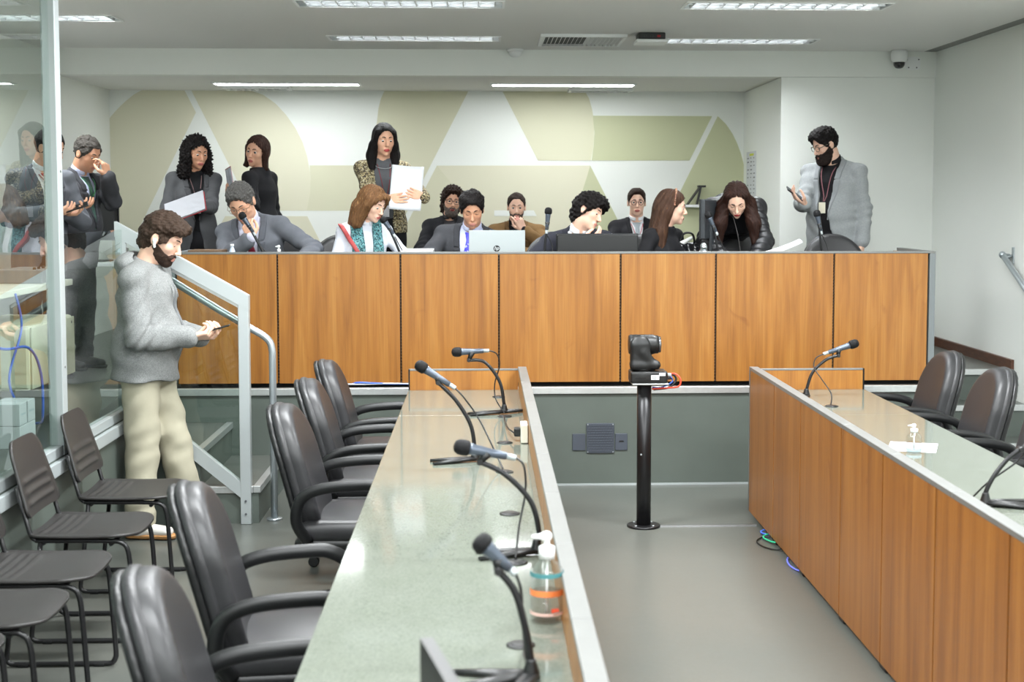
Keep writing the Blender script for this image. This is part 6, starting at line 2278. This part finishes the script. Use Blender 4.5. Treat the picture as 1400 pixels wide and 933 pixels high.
# 7 ---- woman with teal scarf
p = Person('seated woman with teal scarf and striped shirt speaking into a microphone', (-0.765, 9.92, 1.83), 54, 20, PZ, 1.66, female=True, lean=14, pitch=24, seated=True, skin=SK_LIGHT)
p.arm('R', (-0.88, 9.72, 1.44), (-0.35, 0.5, -0.6), (1, -0.3, 0), (0, 0, -1), 0.3, 0.3)
p.arm('L', (-0.60, 9.74, 1.44), (0.8, 0.3, -0.5), (-1, -0.3, 0), (0, 0, -1), 0.3, 0.3)
p.build_body(lips=LIP, eyes='down', brow=H_BROWN)
STR = stripe_mat('shirt_fine_stripe', C(226, 228, 232), C(176, 184, 206), 75, 0)
p.shirt(STR, g=0.016, cuffs=0.97)
TEAL = pattern_mat('scarf_teal_print', [C(34, 66, 74), C(70, 126, 132), C(116, 158, 160), C(30, 56, 64), C(90, 142, 146)], 150, 0.9)
def scarf_field(pp, sg, x0, x1, a0, a1, g, name, mat, fold=0.006):
    F = Field(pp.torso(g), 0.0065)
    F.shift(lambda x, y, z: fold * np.sin(80 * pp.T(x, y, z)[0] + 6 * pp.T(x, y, z)[2]))
    x, y, z = F.grid()
    X, W, A = pp.T(x, y, z)
    F.cut(lambda x, y, z: np.maximum(np.maximum(sg * X - x1 - 0.12 * np.maximum(0.3 - A, 0), x0 - sg * X + 0.05 * np.maximum(A - 0.35, 0)), np.maximum(np.maximum(A - a1, a0 - A), -0.02 - W)))
    V, Q = surface_nets(F)
    if len(V):
        return obj(name, np_mesh(name, V, Q), mat, pp.t)
scarf_field(p, 1, 0.03, 0.105, 0.02, 0.5, 0.034, 'scarf', TEAL)
scarf_field(p, -1, 0.03, 0.115, 0.02, 0.5, 0.034, 'scarf', TEAL)
# red strap across the chest
F = Field(p.torso(0.046), 0.006)
x, y, z = F.grid()
X, W, A = p.T(x, y, z)
dd_ = (X * 0.86 + (A - 0.30) * 0.51 + 0.075)
F.cut(lambda x, y, z: np.maximum(np.abs(dd_) - 0.014, np.maximum(-W, A - 0.46)))
V, Q = surface_nets(F)
obj('bag_strap', np_mesh('bag_strap', V, Q), M('strap_red', C(168, 66, 66), 0.5), p.t)
p.trousers(TROUSER_DARK, shoes=BSH)
lk = [('h', p_ell((0, 0.045, -0.01), (0.098, 0.08, 0.13)), 0.02)]
for sg in (-1, 1):
    lk += [('h', p_cone((sg * 0.068, -0.02, 0.04), (sg * 0.092, 0.01, -0.15), 0.036, 0.045), 0.025), ('h', p_cone((sg * 0.06, 0.06, -0.06), (sg * 0.075, 0.06, -0.2), 0.06, 0.03), 0.025)]
lk.append(('h', p_cone((0.03, -0.085, 0.085), (0.085, -0.03, 0.0), 0.026, 0.024), 0.02))
lk.append(('h', p_cone((-0.02, -0.085, 0.088), (-0.085, -0.03, 0.0), 0.026, 0.026), 0.02))
p.long_hair(H_HONEY, lk, 0.016, 0.004)

# 8 ---- long black hair woman
p = Person('standing woman with long black hair holding white papers, patterned cardigan', (-0.735, 10.7, 2.305), 20, 14, PZ, 1.74, female=True, lean=2, pitch=10, skin=SK_MID)
p.arm('R', (-0.70, 10.29, 1.86), (-0.5, 0.4, -1), (0.85, -0.12, 0.1), (0.15, 1, 0.0), [0.25, 0.3, 0.35, 0.4], 0.3)
p.arm('L', (-0.405, 10.29, 1.86), (0.6, 0.3, -1), (-0.85, -0.14, 0.3), (-0.15, 1, 0.05), [0.25, 0.3, 0.35, 0.4], 0.3)
p.build_body(lips=LIPRED, eyes='down', brow=H_BLACK)
p.shirt(cloth('top_charcoal_grey', C(92, 94, 98)), collar=False)
CARD = pattern_mat('cardigan_snake_print', [C(70, 62, 48), C(140, 128, 96), C(190, 182, 152), C(96, 86, 62), C(56, 46, 38), C(168, 154, 116)], 110, 0.9)
p.jacket(CARD, g=0.016, bottom=0.02, topw=0.085, openlow=True, low=0.055, collar=False, hem=-0.04, cuffs=0.98)
p.trousers(BLACK_CLOTH, shoes=BSH)
lk = [('h', p_ell((0, 0.045, -0.02), (0.088, 0.07, 0.13)), 0.02)]
for sg, ln in ((-1, 0.36), (1, 0.30)):
    lk += [('h', p_cone((sg * 0.058, -0.045, 0.06), (sg * 0.082, -0.012, -0.06), 0.03, 0.03), 0.02), ('p', p_cone(p.hp(sg * 0.08, 0.0, -0.04), p.hp(sg * 0.095, 0.01, -0.13), 0.038, 0.036), 0.025), ('p', p_cone(p.hp(sg * 0.095, 0.0, -0.12), p.hp(sg * 0.09, -0.05, -ln), 0.036, 0.024), 0.025)]
lk.append(('p', p_slab(p.hp(0, 0.06, -0.05), p.hp(0, 0.07, -0.35), p.Rh @ V3(1, 0, 0), 0.085, 0.05, 0.09, 0.03), 0.03))
p.long_hair(H_BLACK, lk, 0.013, 0.0015)
p.lanyard(M('lanyard_dark_red', C(130, 44, 52), 0.6), M('badge_white', C(226, 226, 230), 0.4), 0.30, 0.022, 0.045, 0.003)
tube('necklace', [p.tp(0.062 * math.cos(a), 0.055 + 0.05 * math.sin(a), 0.447 - 0.022 * math.sin(a)) for a in np.linspace(-0.3, math.pi + 0.3, 14)], 0.003, SILVER, p.t, 6)
t = held('paper_sheet', 'large white sheet held up by the long-haired standing woman', 'paper', (-0.555, 10.31, 1.945), frame((0.97, 0.08, -0.06), (0.1, 0.22, 1)))
bm = bmesh.new()
def sheet(u, v):
    return (-0.115 + 0.23 * u + 0.012 * v, -0.165 + 0.33 * v, -0.02 * math.sin(u * 2.6) + 0.02 * (1 - v) ** 2), (0, 0, 1)
bm_shell(bm, sheet, 10, 12, 0.006)
bm_obj('sheet', bm, PAPER, t)
tag(tube('pen', [(-0.665, 10.30, 1.868), (-0.59, 10.295, 1.862)], 0.005, BLACK), 'dark pen in the fingers of the long-haired standing woman', 'pen')

# 9 ---- man with open mouth, back row
p = Person('open-mouthed bearded man with messy dark curls by the back wall', (-0.275, 12.7, 1.845), 8, 0, PZ, 1.76, lean=-2, pitch=4, roll=6, seated=True, skin=SK_MID, fat=0.03)
p.arm('R', (-0.45, 12.3, 1.32), (-0.9, 0.3, -0.3), (0.4, -1, 0), (0, 0, -1), 0.3)
p.arm('L', (-0.1, 12.3, 1.32), (0.9, 0.3, -0.3), (-0.4, -1, 0), (0, 0, -1), 0.3)
p.build_body(eyes='open', brow=H_DARK)
p.shirt(cloth('shirt_dark_grey', C(60, 58, 60)))
p.jacket(SUIT_BLACK, lapel=lap(SUIT_BLACK, C(27, 27, 31)), bottom=0.12, topw=0.06)
p.trousers(TROUSER_DARK, shoes=BSH)
o = p.hair(H_DARK, 0.026, 0.0, 60, nape=-0.11, top=0.02, extra=[U(p_ell((0, 0.05, -0.05), (0.095, 0.06, 0.09)), 0.02)], cutface=False)
curls(p, o, 0.012, 110)
p.beard(H_BEARDG, 0.009, 0.002, lengthen=0.008)
sdf_obj('mouth', [U(p_ell(tuple(p.hp(0, -0.098, -0.071)), tuple(V3(0.016, 0.009, 0.0125) * p.hs)))], 0.0035, M('mouth_dark_red', C(110, 32, 34), 0.5), p.t)
p.glasses(BLACK, 0.025, 0.019, 0.0022)

# 10 ---- man with blue tie
p = Person('dark-haired man in charcoal suit and blue tie looking down at the laptop', (-0.075, 9.95, 1.79), 2, -8, PZ, 1.74, lean=12, pitch=26, roll=-3, side=7, seated=True, skin=SK_TAN, fat=0.02, width=1.08)
p.arm('R', (-0.26, 9.68, 1.44), (-0.9, 0.3, -0.4), (0.8, -0.6, 0), (0, 0, -1), 0.3)
p.arm('L', (0.12, 9.72, 1.44), (0.9, 0.3, -0.4), (-0.8, -0.6, 0), (0, 0, -1), 0.3)
p.build_body(eyes='closed', brow=H_BLACK)
p.shirt(SHIRT_BLUE)
p.tie(TIE_BLUE, w=(0.02, 0.04))
p.jacket(SUIT_DARK, lapel=lap(SUIT_DARK, C(56, 57, 61)), bottom=0.10, topw=0.082, lapel_w=0.05)
p.trousers(TROUSER_DARK, shoes=BSH)
p.hair(H_BLACK, 0.014, 0.004, 70, nape=-0.085, top=0.016)

# 11 ---- man in brown jacket
p = Person('bearded man in brown jacket resting his chin on his hand by the back wall', (0.30, 12.7, 1.795), 0, 0, PZ, 1.76, lean=6, pitch=8, seated=True, skin=SK_LIGHT, width=1.08)
p.arm('L', (0.355, 12.47, 1.60), (0.9, -0.3, -0.9), (-0.45, -0.05, 0.9), (-0.3, 0.9, 0.1), [0.5, 1.0, 1.2, 1.2], 0.5)
p.arm('R', (0.42, 12.36, 1.38), (-0.8, -0.3, -0.8), (1, 0, 0), (0, 0, -1), 0.4)
p.build_body(eyes='open', brow=H_DARK)
p.shirt(cloth('shirt_black', C(30, 29, 32)))
p.jacket(JACKET_BROWN, lapel=lap(JACKET_BROWN, C(110, 84, 54)), bottom=0.14, topw=0.07, cuffs=0.84, fold=0.006)
p.trousers(cloth('trousers_grey', C(92, 92, 94)), shoes=BSH)
p.hair(H_DARK, 0.009, 0.002, 80, nape=-0.08, line=0.014)
p.beard(H_BEARDG, 0.0035)
S_, E_, W_ = p.arms['L'][:3]
tube('wristwatch', [E_ + (W_ - E_) * t for t in (0.885, 0.9, 0.96, 0.975)], [0.034, 0.037, 0.036, 0.033], BLACK, p.t, 18)

# 12 ---- curly dark-haired man, hand on mouth
p = Person('curly dark-haired man in dark suit turned sideways with hand at his mouth', (0.735, 9.92, 1.77), 58, 14, PZ, 1.78, lean=24, pitch=16, roll=22, side=-2, seated=True, skin=SK_LIGHT, width=1.05)
p.arm('L', (0.685, 9.71, 1.55), (0.9, -0.2, -0.8), (0.85, 0.05, 0.42), (-0.2, 0.7, 0.6), [0.45, 0.5, 0.6, 0.7], 0.4)
p.arm('R', (0.52, 9.74, 1.45), (-0.9, 0.3, -0.4), (1, -0.4, 0), (0, 0, -1), 0.4)
p.build_body(eyes='down', brow=H_BLACK)
p.shirt(SHIRT_W)
p.tie(TIE_DARK)
p.jacket(SUIT_NAVY, lapel=lap(SUIT_NAVY, C(40, 41, 49)), bottom=0.12, topw=0.085, cuffs=0.9)
p.trousers(TROUSER_DARK, shoes=BSH)
o = p.hair(H_BLACK, 0.026, 0.0, 50, nape=-0.10, top=0.028, extra=[U(p_ell((0, 0.06, -0.03), (0.078, 0.06, 0.085)), 0.02), U(p_ell((0.03, -0.075, 0.088), (0.05, 0.04, 0.035)), 0.02), U(p_ell((-0.03, -0.07, 0.088), (0.05, 0.045, 0.035)), 0.02)])
curls(p, o, 0.011, 90)

# 13 ---- young man with round glasses, back row
p = Person('young man with round glasses in black suit sitting by the back wall', (1.375, 12.7, 1.835), -2, 0, PZ, 1.76, lean=0, pitch=2, seated=True, skin=SK_LIGHT)
p.arm('R', (1.2, 12.3, 1.32), (-0.9, 0.3, -0.3), (0.4, -1, 0), (0, 0, -1), 0.3)
p.arm('L', (1.55, 12.3, 1.32), (0.9, 0.3, -0.3), (-0.4, -1, 0), (0, 0, -1), 0.3)
p.build_body(lips=LIP, eyes='open', brow=H_DARK)
p.shirt(SHIRT_W)
p.tie(TIE_GREY)
p.jacket(SUIT_BLACK, lapel=lap(SUIT_BLACK, C(27, 27, 31)), bottom=0.12, topw=0.062)
p.trousers(TROUSER_DARK, shoes=BSH)
p.hair(H_DARK, 0.008, 0.0015, 90, nape=-0.075, line=0.004, top=0.006)
p.glasses(M('glasses_wine', C(70, 34, 46), 0.3), 0.022, 0.021, 0.0022, True)
p.lanyard(M('lanyard_pink', C(190, 110, 120), 0.6), None, 0.14, 0.028, 0.05)

# 14 ---- woman with headband
p = Person('woman with long brown hair and beaded headband in profile at the dais', (1.325, 9.95, 1.805), 86, 48, PZ, 1.68, female=True, lean=10, pitch=8, seated=True, skin=SK_LIGHT)
p.arm('R', (1.3, 9.72, 1.44), (-0.7, 0.3, -0.6), (1, -0.2, 0), (0, 0, -1), 0.3)
p.arm('L', (1.45, 9.8, 1.44), (0.7, 0.2, -0.6), (0.5, -1, 0), (0, 0, -1), 0.3)
p.build_body(lips=LIP, eyes='down', brow=H_BROWN)
p.jacket(BLACK_CLOTH, g=0.018, closed=True)
p.trousers(TROUSER_DARK, shoes=BSH)
lk = [('h', p_ell((0, 0.05, 0.0), (0.085, 0.075, 0.125)), 0.02)]
for sg in (-1, 1):
    lk += [('h', p_cone((sg * 0.055, -0.02, 0.07), (sg * 0.075, 0.035, -0.05), 0.032, 0.032), 0.02), ('p', p_cone(p.hp(sg * 0.068, 0.04, -0.04), p.hp(sg * 0.085, 0.055, -0.2), 0.042, 0.04), 0.025), ('p', p_cone(p.hp(sg * 0.085, 0.055, -0.19), p.hp(sg * 0.10, 0.02, -0.44), 0.044, 0.026), 0.025)]
lk.append(('p', p_slab(p.hp(0, 0.085, 0.0), p.hp(0, 0.12, -0.42), p.Rh @ V3(1, 0, 0), 0.08, 0.05, 0.11, 0.035), 0.03))
p.long_hair(H_LONGB, lk, 0.013, 0.003, (90, 6))
bm = bmesh.new()
for i in range(26):
    a = math.pi * (i / 25.0) 
    c = p.hp(0.094 * math.cos(a), -0.012, 0.022 + 0.116 * math.sin(a))
    bmesh.ops.create_icosphere(bm, subdivisions=1, radius=0.0085 if i % 2 else 0.0075, matrix=Matrix.Translation(Vector(c)))
bm_obj('headband', bm, pattern_mat('beads_bronze_rose', [C(150, 90, 64), C(206, 160, 130), C(96, 58, 44)], 160, 0.35), p.t, smooth=True)

# 15 ---- bending woman in puffer jacket
p = Person('woman with long dark hair in black puffer jacket bending over the dais', (1.775, 9.92, 1.86), -6, -4, PZ, 1.70, female=True, lean=80, pitch=42, roll=-4, skin=SK_LIGHT, neck=0.15)
p.arm('R', (1.66, 9.78, 1.44), (-0.7, 0.6, 0.0), (0.3, -1, 0), (0, 0, -1), 0.3)
p.arm('L', (1.88, 9.76, 1.43), (0.7, 0.6, 0.0), (-0.3, -1, 0), (0, 0, -1), 0.35)
p.build_body(lips=LIPRED, eyes='closed', brow=H_DARK)
PUFF = M('puffer_black', C(26, 26, 29), 0.45, bp=0.05, bs=120)
def quilts(x, y, z):
    X, W, A = p.T(x, y, z)
    d = -0.010 * np.abs(np.sin(A * 34.0)) + 0.004
    for q in p.arms:
        S, E, Wr = p.arms[q][:3]
        ax = nrm(Wr - S)
        t = (x - S[0]) * ax[0] + (y - S[1]) * ax[1] + (z - S[2]) * ax[2]
        r2 = (x - (S[0] + t * ax[0])) ** 2 + (y - (S[1] + t * ax[1])) ** 2 + (z - (S[2] + t * ax[2])) ** 2
        d = np.where((t > 0.05) & (r2 < 0.03), -0.010 * np.abs(np.sin(t * 52.0)) + 0.004, d)
    return d
p.jacket(PUFF, g=0.034, closed=True, hem=-0.08, name='puffer_jacket', bulk=1.0, fold=0.002, shifts=[quilts])
p.trousers(TROUSER_DARK, shoes=BSH)
lk = [('h', p_ell((0, 0.03, 0.01), (0.09, 0.085, 0.115)), 0.02)]
for sg in (-1, 1):
    a = p.hp(sg * 0.06, -0.03, 0.07)
    b2 = p.hp(sg * 0.092, -0.015, -0.03)
    c2 = b2 + V3(sg * 0.03, -0.03, -0.14)
    d2 = c2 + V3(sg * 0.005, -0.01, -0.13)
    e2 = b2 + V3(sg * 0.055, 0.03, -0.22)
    lk += [('p', p_cone(a, b2, 0.034, 0.036), 0.02), ('p', p_cone(b2, c2, 0.04, 0.05), 0.03), ('p', p_cone(c2, d2, 0.05, 0.022), 0.03), ('p', p_cone(b2, e2, 0.042, 0.03), 0.03)]
p.long_hair(H_AUBURN, lk, 0.013, 0.003, (90, 6), line=0.012, part=True)
tube('lanyard', catmull([p.hp(-0.03, -0.06, -0.11), p.hp(-0.03, -0.06, -0.11) + V3(0.03, -0.03, -0.12), p.hp(-0.03, -0.06, -0.11) + V3(0.055, -0.04, -0.27)], 5), 0.006, M('lanyard_grey', C(70, 66, 66), 0.6), p.t, 6, 0.5)

# 16 ---- bearded man in light grey jacket
p = Person('bearded man with glasses in light grey jacket looking at his phone by the wall', (2.66, 11.0, 2.285), -72, -36, PZ, 1.80, lean=2, pitch=24, skin=SK_LIGHT, fat=0.03, width=1.06, neck=0.5)
p.arm('R', (2.44, 10.72, 1.83), (-0.6, 0.7, -0.8), (-0.75, -0.25, 0.45), (0.2, -0.1, 0.9), [0.4, 0.5, 0.55, 0.6], 0.7)
p.hang('L', 0.05, 0.02, 0.5)
p.build_body(eyes='down', brow=H_BLACK)
p.shirt(cloth('shirt_black', C(30, 29, 32)), collar=True)
p.jacket(JACKET_LT, lapel=lap(JACKET_LT, C(146, 150, 153)), bottom=0.06, topw=0.075, openlow=True, low=0.035, fold=0.006, hem=-0.22, lapel_w=0.045, el=0.008, cuffs=0.9)
p.trousers(TROUSER_DARK, shoes=BSH)
o = p.hair(H_BLACK, 0.014, 0.0, 60, nape=-0.085, top=0.024)
curls(p, o, 0.007, 110)
p.beard(hair_mat('beard_full_dark', C(44, 34, 31), C(110, 98, 92), (120, 120, 60)), 0.013, 0.002, lengthen=0.014, cheek=-0.004)
p.glasses(M('glasses_tortoise', C(96, 88, 78), 0.3), 0.024, 0.02, 0.0022)
p.lanyard(M('lanyard_maroon', C(140, 90, 96), 0.6), M('badge_cream', C(232, 226, 206), 0.4), 0.26, 0.03, 0.05)
phone('black phone held by the bearded man in light grey jacket', (2.355, 10.685, 1.905), (-0.72, -0.15, 0.5), (0.45, -0.35, 0.8))
W_ = p.base + p.Rb @ p.arms['L'][2]
t = thing('paper_sheet', 'folded white paper in the hanging hand of the man in light grey jacket', 'paper', (W_[0] + 0.01, W_[1] - 0.03, W_[2] - 0.16), 20)
box('sheet', (-0.03, -0.004, -0.05), (0.03, 0.0, 0.07), PAPER, t)
